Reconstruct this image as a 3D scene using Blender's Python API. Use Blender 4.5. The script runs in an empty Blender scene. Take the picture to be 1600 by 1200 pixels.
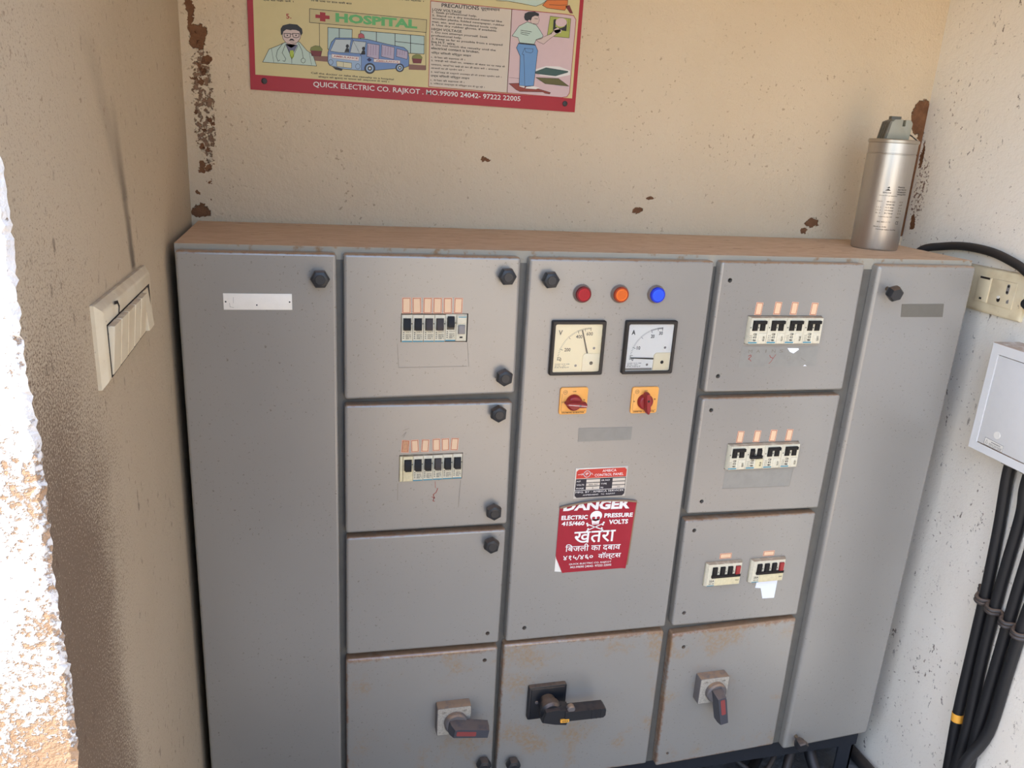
import bpy, bmesh, math, random
from mathutils import Vector, Matrix
random.seed(7)
SC = bpy.context.scene
COL = SC.collection
# ------------------------------------------------------------------ camera, sky, sun, exposure
cam_d = bpy.data.cameras.new('camera'); cam = bpy.data.objects.new('camera', cam_d); COL.objects.link(cam)
cam_d.sensor_width = 36.0; cam_d.lens = 36.0 * 1240.38 / 1600.0; cam_d.clip_start = 0.02
cam.matrix_world = Matrix(((0.96989258, 0.01926395, -0.24277003, 0.19529),
                           (-0.23682562, 0.30695723, -0.92178679, -1.25437),
                           (0.05676276, 0.95152833, 0.30227774, 1.54429), (0, 0, 0, 1)))
SC.camera = cam
W = bpy.data.worlds.new('sky'); SC.world = W; W.use_nodes = True
wn = W.node_tree.nodes; wl = W.node_tree.links
sky = wn.new('ShaderNodeTexSky'); sky.sky_type = 'NISHITA'; sky.sun_disc = False
sky.sun_elevation = math.radians(62); sky.sun_rotation = math.radians(255); sky.altitude = 100; sky.dust_density = 1.5
wn['Background'].inputs['Strength'].default_value = 0.42
wl.new(sky.outputs[0], wn['Background'].inputs['Color'])
sun_d = bpy.data.lights.new('sun', 'SUN'); sun_d.energy = 5.2; sun_d.angle = math.radians(0.6); sun_d.color = (1.0, 0.95, 0.88)
sun = bpy.data.objects.new('sun', sun_d); COL.objects.link(sun)
SUN_EL, SUN_AZ = math.radians(65), math.radians(75)      # azimuth from straight in front of the opening, round to the left
to_sun = Vector((-math.cos(SUN_EL) * math.sin(SUN_AZ), -math.cos(SUN_EL) * math.cos(SUN_AZ), math.sin(SUN_EL)))
sun.rotation_euler = to_sun.to_track_quat('Z', 'Y').to_euler()
sun.location = (-2, -2, 5)
SC.view_settings.view_transform = 'Standard'; SC.view_settings.look = 'None'
SC.view_settings.gamma = 1.0; SC.view_settings.use_curve_mapping = False
SC.view_settings.exposure = 0.97

# ------------------------------------------------------------------ materials
def lin(r, g, b):
    f = lambda c: c / 12.92 if c <= 0.04045 else ((c + 0.055) / 1.055) ** 2.4
    return (f(r / 255), f(g / 255), f(b / 255), 1)
class NT:
    def __init__(s, name):
        s.m = bpy.data.materials.new(name); s.m.use_nodes = True; s.t = s.m.node_tree
        s.b = s.t.nodes['Principled BSDF']
    def n(s, typ, **kw):
        nd = s.t.nodes.new(typ)
        for k, v in kw.items(): setattr(nd, k, v)
        return nd
    def put(s, sock, v):
        if hasattr(v, 'is_output'): s.t.links.new(v, sock)
        elif isinstance(v, (int, float)) and hasattr(sock.default_value, '__len__'): sock.default_value = (v,) * len(sock.default_value)
        else: sock.default_value = v
    def math(s, op, a, b=0.5, c=0.0, clamp=False):
        nd = s.n('ShaderNodeMath', operation=op, use_clamp=clamp)
        s.put(nd.inputs[0], a); s.put(nd.inputs[1], b); s.put(nd.inputs[2], c); return nd.outputs[0]
    def ramp(s, x, lo, hi):      # 0 below lo, 1 above hi (or reversed if lo > hi)
        nd = s.n('ShaderNodeMapRange', interpolation_type='SMOOTHSTEP')
        s.put(nd.inputs['Value'], x)
        if lo < hi: v = (lo, hi, 0, 1)
        else: v = (hi, lo, 1, 0)
        for i, k in enumerate(('From Min', 'From Max', 'To Min', 'To Max')): nd.inputs[k].default_value = v[i]
        return nd.outputs[0]
    def mix(s, f, a, b):
        nd = s.n('ShaderNodeMix', data_type='RGBA'); s.put(nd.inputs[0], f); s.put(nd.inputs[6], a); s.put(nd.inputs[7], b); return nd.outputs[2]
    def noise(s, scale, vec=None, detail=3, rough=0.55, out=0):
        nd = s.n('ShaderNodeTexNoise'); nd.inputs['Scale'].default_value = scale; nd.inputs['Detail'].default_value = detail; nd.inputs['Roughness'].default_value = rough
        if vec is not None: s.t.links.new(vec, nd.inputs['Vector'])
        return nd.outputs[out]
    def coord(s, k='Object'): return s.n('ShaderNodeTexCoord').outputs[k]
    def world(s): return s.n('ShaderNodeNewGeometry').outputs['Position']
    def sep(s, v):
        nd = s.n('ShaderNodeSeparateXYZ'); s.t.links.new(v, nd.inputs[0]); return nd.outputs
    def scalev(s, v, k):
        nd = s.n('ShaderNodeVectorMath', operation='MULTIPLY'); s.t.links.new(v, nd.inputs[0]); nd.inputs[1].default_value = k; return nd.outputs[0]
    def bump(s, h, strength, dist=0.002):
        nd = s.n('ShaderNodeBump'); nd.inputs['Strength'].default_value = strength; nd.inputs['Distance'].default_value = dist
        s.put(nd.inputs['Height'], h); s.t.links.new(nd.outputs[0], s.b.inputs['Normal'])
    def col(s, v): s.put(s.b.inputs['Base Color'], v)
    def set(s, rough=0.5, metal=0.0, spec=0.5):
        s.put(s.b.inputs['Roughness'], rough); s.put(s.b.inputs['Metallic'], metal); s.put(s.b.inputs['Specular IOR Level'], spec); return s.m
    def dust(s, base, amount=0.9, colour=None):
        nz = s.sep(s.n('ShaderNodeNewGeometry').outputs['Normal'])[2]
        f = s.math('MULTIPLY', s.ramp(nz, 0.45, 0.8), s.math('MULTIPLY', s.ramp(s.noise(70, s.world()), 0.15, 0.6), amount))
        return s.mix(f, base, colour or DUST)
DUST = lin(158, 126, 96)
RUST = lin(120, 74, 40)
_flat = {}
def flat(name, rgb, rough=0.5, metal=0.0, spec=0.5, vary=0.12, dust=0.0, scale=60):
    """plain paint, plastic, print or metal with a slight soiling of its own"""
    if name in _flat: return _flat[name]
    t = NT(name); c = lin(*rgb)
    n = t.ramp(t.noise(scale, t.world(), 4), 0.35, 0.75)
    base = t.mix(t.math('MULTIPLY', n, vary), c, tuple(x * 0.55 for x in c[:3]) + (1,))
    if dust: base = t.dust(base, dust)
    t.col(base); _flat[name] = t.set(rough, metal, spec); return _flat[name]

def panel_paint(name, rusty=0.0, tone=(143, 138, 130)):
    t = NT(name); w = t.world(); uv = t.sep(t.n('ShaderNodeUVMap', uv_map='edge_near').outputs[0]); uv2 = t.sep(t.n('ShaderNodeUVMap', uv_map='edge_far').outputs[0])
    base = lin(*tone)
    c = t.mix(t.math('MULTIPLY', t.ramp(t.noise(7, w, 4), 0.35, 0.7), 0.16), base, tuple(x * 0.78 for x in base[:3]) + (1,))
    speck = t.math('MULTIPLY', t.ramp(t.noise(190, w, 3, 0.6), 0.62, 0.69), t.ramp(t.noise(9, w, 3), 0.36, 0.56))
    c = t.mix(t.math('MULTIPLY', speck, 0.72), c, lin(92, 80, 66))
    strk = t.ramp(t.noise(1.0, t.scalev(w, (160, 160, 9)), 3), 0.72, 0.8)
    c = t.mix(t.math('MULTIPLY', strk, 0.12), c, lin(110, 92, 74))
    nh = t.noise(95, w, 5, 0.65); nl = t.noise(14, w, 3)
    d = t.math('MINIMUM', t.math('MULTIPLY', uv[1], 1.0), t.math('ADD', t.math('MULTIPLY', uv[0], 1.2), 0.010 if not rusty else 0.004))
    d = t.math('MINIMUM', d, t.math('ADD', t.math('MULTIPLY', uv2[1], 1.3), 0.002))
    near = t.ramp(d, 0.020 if rusty else 0.0075, 0.0)
    thr = t.math('ADD', t.math('MULTIPLY', near, 0.48), t.math('ADD', t.math('MULTIPLY', nl, 0.62), -0.42 if rusty else -0.47))
    f = t.ramp(t.math('ADD', t.math('SUBTRACT', nh, 0.5), thr), 0.14, 0.36)
    f = t.math('MULTIPLY', f, near)
    c = t.mix(t.math('MULTIPLY', f, 0.85), c, t.mix(t.ramp(nh, 0.42, 0.62), lin(150, 108, 66), RUST))
    if rusty:
        st = t.math('MULTIPLY', t.ramp(t.noise(9.5, w, 4, 0.6), 0.52, 0.66), t.ramp(t.noise(130, w, 4, 0.7), 0.36, 0.62))
        c = t.mix(t.math('MULTIPLY', st, 0.75 * rusty), c, lin(150, 118, 78))
    t.col(t.dust(c, 0.8)); t.bump(t.noise(420, w, 2), 0.08, 0.0006)
    t.b.inputs['Coat Weight'].default_value = 0.5; t.b.inputs['Coat Roughness'].default_value = 0.25; return t.set(0.3, 0.0, 1.0)
M_DOOR = panel_paint('grey_panel_paint'); M_RUSTY = panel_paint('rust_stained_panel_paint', 1.0)
M_BODY = flat('grey_cabinet_paint', (144, 141, 134), 0.4, dust=0.0)
M_GAP = flat('gap_shade_frame_paint', (104, 100, 92), 0.5, vary=0.3)  # cabinet grey darkened on the frame bars to imitate shade in the door gaps
def cabinet_top():
    t = NT('dusty_cabinet_sheet'); w = t.world()
    nz = t.sep(t.n('ShaderNodeNewGeometry').outputs['Normal'])[2]
    d = t.mix(t.ramp(t.noise(1.0, t.scalev(w, (30, 60, 60)), 4), 0.35, 0.7), lin(206, 176, 146), lin(196, 164, 134))
    d = t.mix(t.math('MULTIPLY', t.ramp(t.noise(1.0, t.scalev(w, (26, 150, 90)), 3, 0.6), 0.66, 0.72), 0.8), d, lin(104, 72, 50))
    p = t.mix(t.ramp(t.noise(60, w, 4), 0.55, 0.72), lin(166, 158, 142), lin(150, 120, 88))
    t.col(t.mix(t.ramp(nz, 0.4, 0.7), p, d)); return t.set(0.75, 0, 0.2)
M_TOP = cabinet_top()
M_BLACKSTEEL = flat('black_painted_angle_steel', (30, 33, 40), 0.6, dust=0.35)
M_CAP = flat('black_hex_knob_plastic', (38, 39, 42), 0.42, dust=0.25)
M_BEZEL = flat('black_meter_bezel', (36, 31, 28), 0.5)
M_CREAM = flat('ivory_meter_dial', (247, 231, 190), 0.45, vary=0.05)
M_WHITE_DIAL = flat('white_meter_dial', (243, 240, 232), 0.4, vary=0.05)
M_COVER = flat('cream_meter_corner', (243, 230, 196), 0.4, vary=0.05)
M_INK = flat('black_print', (30, 28, 27), 0.6, vary=0.0)
M_MCB = flat('cream_breaker_plastic', (221, 212, 186), 0.5, vary=0.25, dust=0.75, scale=220)
M_MCBY = flat('yellowed_breaker_plastic', (226, 212, 170), 0.5, vary=0.25, dust=0.75, scale=220)
M_TOGGLE = flat('charcoal_breaker_toggle', (36, 34, 33), 0.5, spec=0.2)
M_TOGGLE2 = flat('brown_grey_breaker_toggle', (66, 58, 54), 0.5, spec=0.25)
M_TGREY = flat('grey_breaker_toggle', (140, 134, 130), 0.4)
M_TRED = flat('red_breaker_toggle', (160, 44, 44), 0.4)
M_BLUE = flat('teal_blue_print', (60, 138, 158), 0.5)
M_PRINT = flat('grey_brown_print', (96, 88, 74), 0.6, vary=0)
M_SLOT = flat('dark_grime', (36, 28, 22), 0.8)
M_STK = flat('pale_orange_label', (232, 196, 158), 0.6, vary=0.08)
M_STKD = flat('soiled_orange_label', (206, 152, 112), 0.6, vary=0.5, scale=300)
M_STKB = flat('orange_label_margin', (232, 178, 148), 0.5, vary=0.05)
M_STKR = flat('rust_red_label_border', (160, 68, 40), 0.6, vary=0)
M_ORANGE = flat('orange_switch_plate', (244, 172, 84), 0.4, vary=0.06)
M_REDK = flat('dark_red_switch_knob', (148, 38, 42), 0.32)
M_GREYSTRIP = flat('grey_metallic_tape', (136, 135, 130), 0.35, 0.2, vary=0.15)
M_GREYSTRIP2 = flat('dull_grey_label_tape', (112, 107, 97), 0.4, 0.1, vary=0.15)
M_WLABEL = flat('white_plastic_label', (240, 234, 222), 0.4, vary=0.12)
M_ALU = flat('pale_aluminium_plate', (206, 200, 190), 0.4, 0.35)
M_RED = flat('red_plate_print', (200, 52, 40), 0.45, vary=0.1)
M_NAVY = flat('navy_plate_print', (24, 22, 38), 0.45, vary=0.1)
M_WPRINT = flat('white_print', (246, 240, 234), 0.5, vary=0.03)
M_SIGN = flat('danger_sticker_red', (164, 34, 50), 0.45, spec=0.3, vary=0.12)
M_BACKING = flat('brown_sticker_backing', (146, 118, 90), 0.7)
M_RESIDUE = flat('old_adhesive_patch', (142, 139, 131), 0.34, spec=0.9, vary=0.25)
M_PALE = flat('white_torn_paper', (240, 242, 248), 0.6, vary=0.03)
M_INKRED = flat('dark_red_marker_ink', (150, 52, 44), 0.6)
M_INKGREY = flat('grey_pencil_line', (128, 120, 108), 0.7, vary=0)
M_ISOG = flat('grey_isolator_plastic', (104, 98, 96), 0.5, dust=0.9)
M_ISOF = flat('worn_silver_face', (186, 178, 164), 0.45, 0.2, vary=0.75, scale=330)
M_ISOD = flat('slate_isolator_handle', (66, 67, 74), 0.4, dust=0.3)
M_ISOR = flat('faded_red_stripe', (140, 62, 60), 0.5)
M_ISOB = flat('black_isolator_plastic', (24, 26, 32), 0.38, dust=0.4)
M_ISOK = flat('black_lever_plastic', (26, 28, 34), 0.36, dust=0.12)
M_YEL = flat('amber_tag', (238, 170, 62), 0.5)
M_STEEL = flat('brass_brown_stem', (128, 110, 88), 0.4, 0.6)
M_RUBBER = flat('black_cable_sheath', (24, 24, 27), 0.5, vary=0.3, dust=0.05)
M_OLDCABLE = flat('weathered_black_cable', (38, 35, 34), 0.6, vary=0.3, dust=0.05)
M_CLIP = flat('dark_brown_clip', (62, 55, 52), 0.5, dust=0.3)
M_BOX = flat('light_grey_box_enamel', (226, 224, 220), 0.4, vary=0.05, dust=0.85)
M_GLAND = flat('grey_cable_gland', (120, 116, 104), 0.5)
M_TERM = flat('grey_green_terminal_plastic', (150, 145, 126), 0.5)
M_TERMD = flat('dark_terminal_slot', (96, 91, 78), 0.5)
def ivory(name, rgb):
    t = NT(name); w = t.world(); b = lin(*rgb)
    c = t.mix(t.math('MULTIPLY', t.ramp(t.noise(26, w, 4), 0.4, 0.7), 0.35), b, lin(198, 172, 128))
    c = t.mix(t.math('MULTIPLY', t.ramp(t.noise(75, w, 4, 0.65), 0.66, 0.74), 0.7), c, lin(104, 84, 58))
    t.col(t.dust(c, 0.6)); return t.set(0.4)
M_IVORY = ivory('aged_ivory_switch_plastic', (222, 208, 178)); M_SOCK = ivory('aged_cream_socket_plastic', (236, 220, 184))
def aluminium():
    t = NT('brushed_aluminium_can'); w = t.world()
    n = t.noise(1.0, t.scalev(w, (900, 900, 14)), 3)
    t.col(t.mix(n, lin(172, 166, 158), lin(192, 186, 178))); return t.set(t.math('ADD', t.math('MULTIPLY', n, 0.1), 0.33), 0.92)
M_CAN = aluminium()
def lens(name, rgb):
    t = NT(name); t.col(lin(*rgb)); return t.set(0.42, 0, 0.35)
M_LRED, M_LORG, M_LBLU = lens('red_lamp_lens', (178, 18, 34)), lens('orange_lamp_lens', (232, 108, 30)), lens('blue_lamp_lens', (44, 92, 246))
M_LREDD, M_LORGD, M_LBLUD = lens('deep_red_lens_rim', (112, 14, 24)), lens('deep_orange_lens_rim', (150, 52, 18)), lens('deep_blue_lens_rim', (24, 50, 190))
M_BEZR = flat('grey_lamp_bezel', (150, 136, 128), 0.3, 0.5)
def glass():
    t = NT('clear_meter_glass'); out = t.t.nodes['Material Output']
    tr = t.n('ShaderNodeBsdfTransparent'); gl = t.n('ShaderNodeBsdfGlossy'); gl.inputs['Roughness'].default_value = 0.05
    lw = t.n('ShaderNodeFresnel'); lw.inputs['IOR'].default_value = 1.45; mx = t.n('ShaderNodeMixShader')
    t.t.links.new(lw.outputs[0], mx.inputs[0]); t.t.links.new(tr.outputs[0], mx.inputs[1]); t.t.links.new(gl.outputs[0], mx.inputs[2]); t.t.links.new(mx.outputs[0], out.inputs[0]); return t.m
M_GLASS = glass()
def spot_mask(t, w, spots, axes, warp=0.018, scale=38):
    """irregular patches where plaster has come off: (u, v, radius_u, radius_v) on the wall plane"""
    nz = t.n('ShaderNodeTexNoise'); nz.inputs['Scale'].default_value = scale; nz.inputs['Detail'].default_value = 5; nz.inputs['Roughness'].default_value = 0.65
    t.t.links.new(w, nz.inputs['Vector'])
    xyz = t.sep(w); ns = t.sep(nz.outputs['Color']); tot = None
    for (u, v, ru, rv) in spots:
        du = t.math('DIVIDE', t.math('ADD', t.math('SUBTRACT', xyz[axes[0]], u), t.math('MULTIPLY', t.math('SUBTRACT', ns[0], 0.5), warp * 2)), ru)
        dv = t.math('DIVIDE', t.math('ADD', t.math('SUBTRACT', xyz[axes[1]], v), t.math('MULTIPLY', t.math('SUBTRACT', ns[1], 0.5), warp * 2)), rv)
        d = t.math('ADD', t.math('MULTIPLY', du, du), t.math('MULTIPLY', dv, dv))
        m = t.ramp(d, 1.08, 0.92)
        tot = m if tot is None else t.math('MAXIMUM', tot, m)
    return tot
def plaster(name, tone, spots=(), axes=(0, 2), zones=(), bumpy=0.5, specks=0.6, band=None, streaks=(), scuffs=0.0):
    t = NT(name); w = t.world(); b = lin(*tone)
    c = t.mix(t.math('MULTIPLY', t.ramp(t.noise(3.2, w, 5), 0.35, 0.7), 0.3), b, tuple(x * y for x, y in zip(b[:3], (0.86, 0.82, 0.76))) + (1,))
    sp = t.math('MULTIPLY', t.ramp(t.noise(120, w, 3, 0.6), 0.635, 0.69), t.ramp(t.noise(11, w, 3), 0.38, 0.62))
    c = t.mix(t.math('MULTIPLY', sp, specks), c, lin(120, 92, 70))
    h = t.math('ADD', t.math('MULTIPLY', t.noise(230, w, 3), 0.5), t.math('MULTIPLY', t.noise(46, w, 5, 0.65), 1.5))
    if scuffs:
        sc = t.math('MULTIPLY', t.ramp(t.noise(1.0, t.scalev(w, (60, 62, 34)), 5, 0.7), 0.615, 0.67), t.ramp(t.noise(6, w, 3), 0.40, 0.56))
        c = t.mix(t.math('MULTIPLY', sc, scuffs), c, lin(112, 98, 84))
    if band:     # grime worn in along the free edge of the wall
        y0, y1 = band; xyz = t.sep(w)
        low = t.ramp(xyz[2], 1.50, 1.14); wide = t.math('ADD', t.math('MULTIPLY', low, 0.87), 0.13)
        e = t.math('MULTIPLY', t.ramp(t.math('ADD', xyz[1], t.math('MULTIPLY', t.math('SUBTRACT', t.noise(9, w, 4), 0.5), 0.16)), y1, y0), wide)
        g = t.ramp(t.math('ADD', t.noise(430, w, 3, 0.6), t.math('MULTIPLY', e, 0.34)), 0.60, 0.78)
        c = t.mix(t.math('MULTIPLY', g, 0.8), c, lin(100, 78, 62))
        g2 = t.math('MULTIPLY', t.ramp(t.noise(230, w, 2), 0.64, 0.70), t.ramp(xyz[1], -0.2, -0.55))
        c = t.mix(t.math('MULTIPLY', g2, 0.3), c, lin(120, 98, 80))
    for (y0, z0, y1, z1, wd0, wd1, a0, a1) in streaks:   # dirt run: centre line, half width and strength at both ends
        xyz = t.sep(w); k = t.math('DIVIDE', t.math('SUBTRACT', xyz[2], z0), z1 - z0)
        cy = t.math('ADD', t.math('MULTIPLY', k, y1 - y0), y0); wd = t.math('ADD', t.math('MULTIPLY', k, wd1 - wd0), wd0)
        dd = t.math('DIVIDE', t.math('ABSOLUTE', t.math('SUBTRACT', t.math('ADD', xyz[1], t.math('MULTIPLY', t.noise(40, w, 3), 0.012)), cy)), wd)
        f = t.math('MULTIPLY', t.ramp(dd, 1.0, 0.1), t.math('MULTIPLY', t.ramp(k, -0.02, 0.1), t.ramp(k, 1.01, 0.97)))
        f = t.math('MULTIPLY', f, t.math('ADD', t.math('MULTIPLY', k, a1 - a0), a0))
        c = t.mix(f, c, lin(74, 66, 60))
    if spots:
        m = spot_mask(t, w, spots, axes)
        brn = t.mix(t.noise(70, w, 4), lin(84, 54, 36), lin(140, 98, 68))
        c = t.mix(m, c, brn); h = t.math('SUBTRACT', h, t.math('MULTIPLY', m, 2.2))
    for (u, v, ru, rv, th) in zones:     # plaster breaking up into many small holes
        xyz = t.sep(w); du = t.math('DIVIDE', t.math('SUBTRACT', xyz[axes[0]], u), ru); dv = t.math('DIVIDE', t.math('SUBTRACT', xyz[axes[1]], v), rv)
        e = t.ramp(t.math('ADD', t.math('MULTIPLY', du, du), t.math('MULTIPLY', dv, dv)), 1.0, 0.2)
        m = t.ramp(t.math('ADD', t.noise(150, w, 4, 0.65), t.math('MULTIPLY', e, th)), 0.72, 0.77)
        c = t.mix(t.math('MULTIPLY', m, 0.85), c, lin(112, 76, 54)); h = t.math('SUBTRACT', h, t.math('MULTIPLY', m, 1.4))
    t.col(c); t.bump(h, bumpy, 0.0025); return t.set(0.85, 0, 0.2)
def speckle_column(u0, u1, v0, v1, n, r0, r1, seed):
    rr = random.Random(seed); return [(rr.uniform(u0, u1), rr.uniform(v0, v1), *(lambda r: (r, r * rr.uniform(0.7, 1.5)))(rr.uniform(r0, r1))) for _ in range(n)]
M_WBACK = plaster('cream_wall_plaster', (208, 188, 160), [(0.016, 1.672, 0.017, 0.021), (0.004, 1.71, 0.006, 0.03), (0.004, 1.374, 0.014, 0.011), (1.497, 1.625, 0.026, 0.036), (1.504, 1.56, 0.011, 0.05), (1.508, 1.46, 0.010, 0.07), (1.505, 1.39, 0.010, 0.025),
    (0.852, 1.402, 0.010, 0.008), (1.269, 1.393, 0.016, 0.011), (1.25, 1.376, 0.008, 0.006), (0.526, 1.489, 0.009, 0.004), (0.878, 1.429, 0.006, 0.004)] + speckle_column(0.0, 0.03, 1.44, 1.64, 22, 0.0015, 0.0055, 3) + speckle_column(0.0, 0.03, 1.38, 1.44, 5, 0.0012, 0.003, 4), zones=[(0.018, 1.56, 0.026, 0.14, 0.24), (1.49, 1.45, 0.03, 0.12, 0.2)], bumpy=1.0, specks=0.55)
M_WLEFT = plaster('left_wall_plaster', (190, 174, 150), (), (1, 2), bumpy=0.35, specks=0.5, band=(-0.58, -0.30), streaks=[(-0.240, 1.56, -0.205, 1.358, 0.022, 0.020, 0.10, 0.85), (-0.33, 1.62, -0.215, 1.44, 0.05, 0.03, 0.10, 0.28)], scuffs=0.6)
M_WRIGHT = plaster('right_wall_plaster', (238, 230, 216), [(0.300, 1.545, 0.006, 0.03), (0.288, 1.40, 0.006, 0.02)], (1, 2), zones=[(0.285, 1.47, 0.03, 0.10, 0.2)], bumpy=0.4, specks=0.7, scuffs=0.9)
def flaking():
    t = NT('flaking_limewash'); w = t.world()
    n = t.math('ADD', t.math('MULTIPLY', t.noise(5, w, 3), 0.65), t.math('MULTIPLY', t.noise(150, w, 4, 0.65), 0.4))
    low = t.ramp(t.sep(w)[2], 1.5, 1.15)
    f = t.ramp(t.math('ADD', n, t.math('MULTIPLY', low, 0.05)), 0.545, 0.60)
    br = t.mix(t.noise(30, w, 4), lin(176, 140, 108), lin(206, 172, 138))
    t.col(t.mix(f, lin(240, 234, 226), br)); t.bump(t.math('ADD', t.noise(190, w, 4), t.math('MULTIPLY', f, -1.0)), 0.8, 0.003); return t.set(0.9, 0, 0.1)
M_FLAKE = flaking()
def earth(name, a, b):
    t = NT(name); w = t.world(); t.col(t.mix(t.noise(3, w, 6), lin(*a), lin(*b))); t.bump(t.noise(60, w, 5), 0.6, 0.01); return t.set(0.95, 0, 0.1)
M_GROUND = earth('dry_sandy_ground', (206, 180, 146), (222, 198, 166)); M_FLOOR = earth('dusty_cement_floor', (88, 88, 88), (108, 107, 106))
M_CEIL = flat('whitewashed_ceiling', (214, 200, 180), 0.9)

# ------------------------------------------------------------------ mesh building
class Frame:
    def __init__(s, o, ex, ez, n): s.o, s.ex, s.ez, s.n = Vector(o), Vector(ex), Vector(ez), Vector(n)
    def p(s, a, b, c=0.0): return s.o + s.ex * a + s.ez * b + s.n * c
    def at(s, a, b, c=0.0, rot=0.0):
        r = math.radians(rot); return Frame(s.p(a, b, c), s.ex * math.cos(r) + s.ez * math.sin(r), s.ez * math.cos(r) - s.ex * math.sin(r), s.n)
FRONT = Frame((0, 0, 0), (1, 0, 0), (0, 0, 1), (0, -1, 0))           # panel front: a = x, b = z, c = towards the viewer
RIGHTW = Frame((1.5075, 0, 0), (0, -1, 0), (0, 0, 1), (-1, 0, 0))    # right wall: a = -y
LEFTW = Frame((-0.011, 0, 0), (0, 1, 0), (0, 0, 1), (1, 0, 0))       # left wall: a = y
_txt = {}
def text_geo(s, bold):
    k = (s, bold)
    if k not in _txt:
        c = bpy.data.curves.new('lettering', 'FONT'); c.body = s; c.resolution_u = 2; c.offset = bold
        o = bpy.data.objects.new('lettering', c); COL.objects.link(o)
        m = bpy.data.meshes.new_from_object(o.evaluated_get(bpy.context.evaluated_depsgraph_get()))
        vs = [(v.co.x, v.co.y) for v in m.vertices]; fs = [tuple(p.vertices) for p in m.polygons]
        bpy.data.objects.remove(o); bpy.data.curves.remove(c); bpy.data.meshes.remove(m)
        x0 = min(v[0] for v in vs); x1 = max(v[0] for v in vs); y0 = min(v[1] for v in vs); y1 = max(v[1] for v in vs)
        _txt[k] = ([((x - x0) / (x1 - x0), (y - y0) / (y1 - y0)) for x, y in vs], fs)
    return _txt[k]
def rect(a0, a1, b0, b1): return [(a0, b0), (a1, b0), (a1, b1), (a0, b1)]
def rrect(a0, a1, b0, b1, r, n=4):
    o = []
    for cx, cy, t0 in ((a1 - r, b0 + r, -90), (a1 - r, b1 - r, 0), (a0 + r, b1 - r, 90), (a0 + r, b0 + r, 180)):
        for i in range(n + 1):
            t = math.radians(t0 + 90 * i / n); o.append((cx + r * math.cos(t), cy + r * math.sin(t)))
    return o
def quad_round(p, r, n=3):      # rounded corners on any convex quad
    o = []
    for i in range(4):
        c = Vector(p[i]); u = (Vector(p[i - 1]) - c).normalized(); v = (Vector(p[(i + 1) % 4]) - c).normalized()
        for k in range(n + 1):
            t = k / n; q = (c + u * r) * (1 - t) ** 2 + c * 2 * t * (1 - t) + (c + v * r) * t ** 2; o.append((q.x, q.y))
    return o
def circ(a, b, r, n=24, rot=0.0, ry=None): return [(a + r * math.cos(rot + 2 * math.pi * i / n), b + (ry or r) * math.sin(rot + 2 * math.pi * i / n)) for i in range(n)]
def inset(pts, d):
    n = len(pts); area = sum(pts[i][0] * pts[(i + 1) % n][1] - pts[(i + 1) % n][0] * pts[i][1] for i in range(n)); sg = 1 if area > 0 else -1
    o = []
    for i in range(n):
        p, q, r = Vector(pts[i - 1]), Vector(pts[i]), Vector(pts[(i + 1) % n])
        e1 = (q - p); e2 = (r - q)
        if e1.length < 1e-9 or e2.length < 1e-9: o.append(tuple(q)); continue
        e1.normalize(); e2.normalize(); n1 = Vector((-e1.y, e1.x)) * sg; n2 = Vector((-e2.y, e2.x)) * sg
        m = n1 + n2; k = d / max(0.25, 1 + n1.dot(n2)); o.append((q.x + m.x * k, q.y + m.y * k))
    return o
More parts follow.
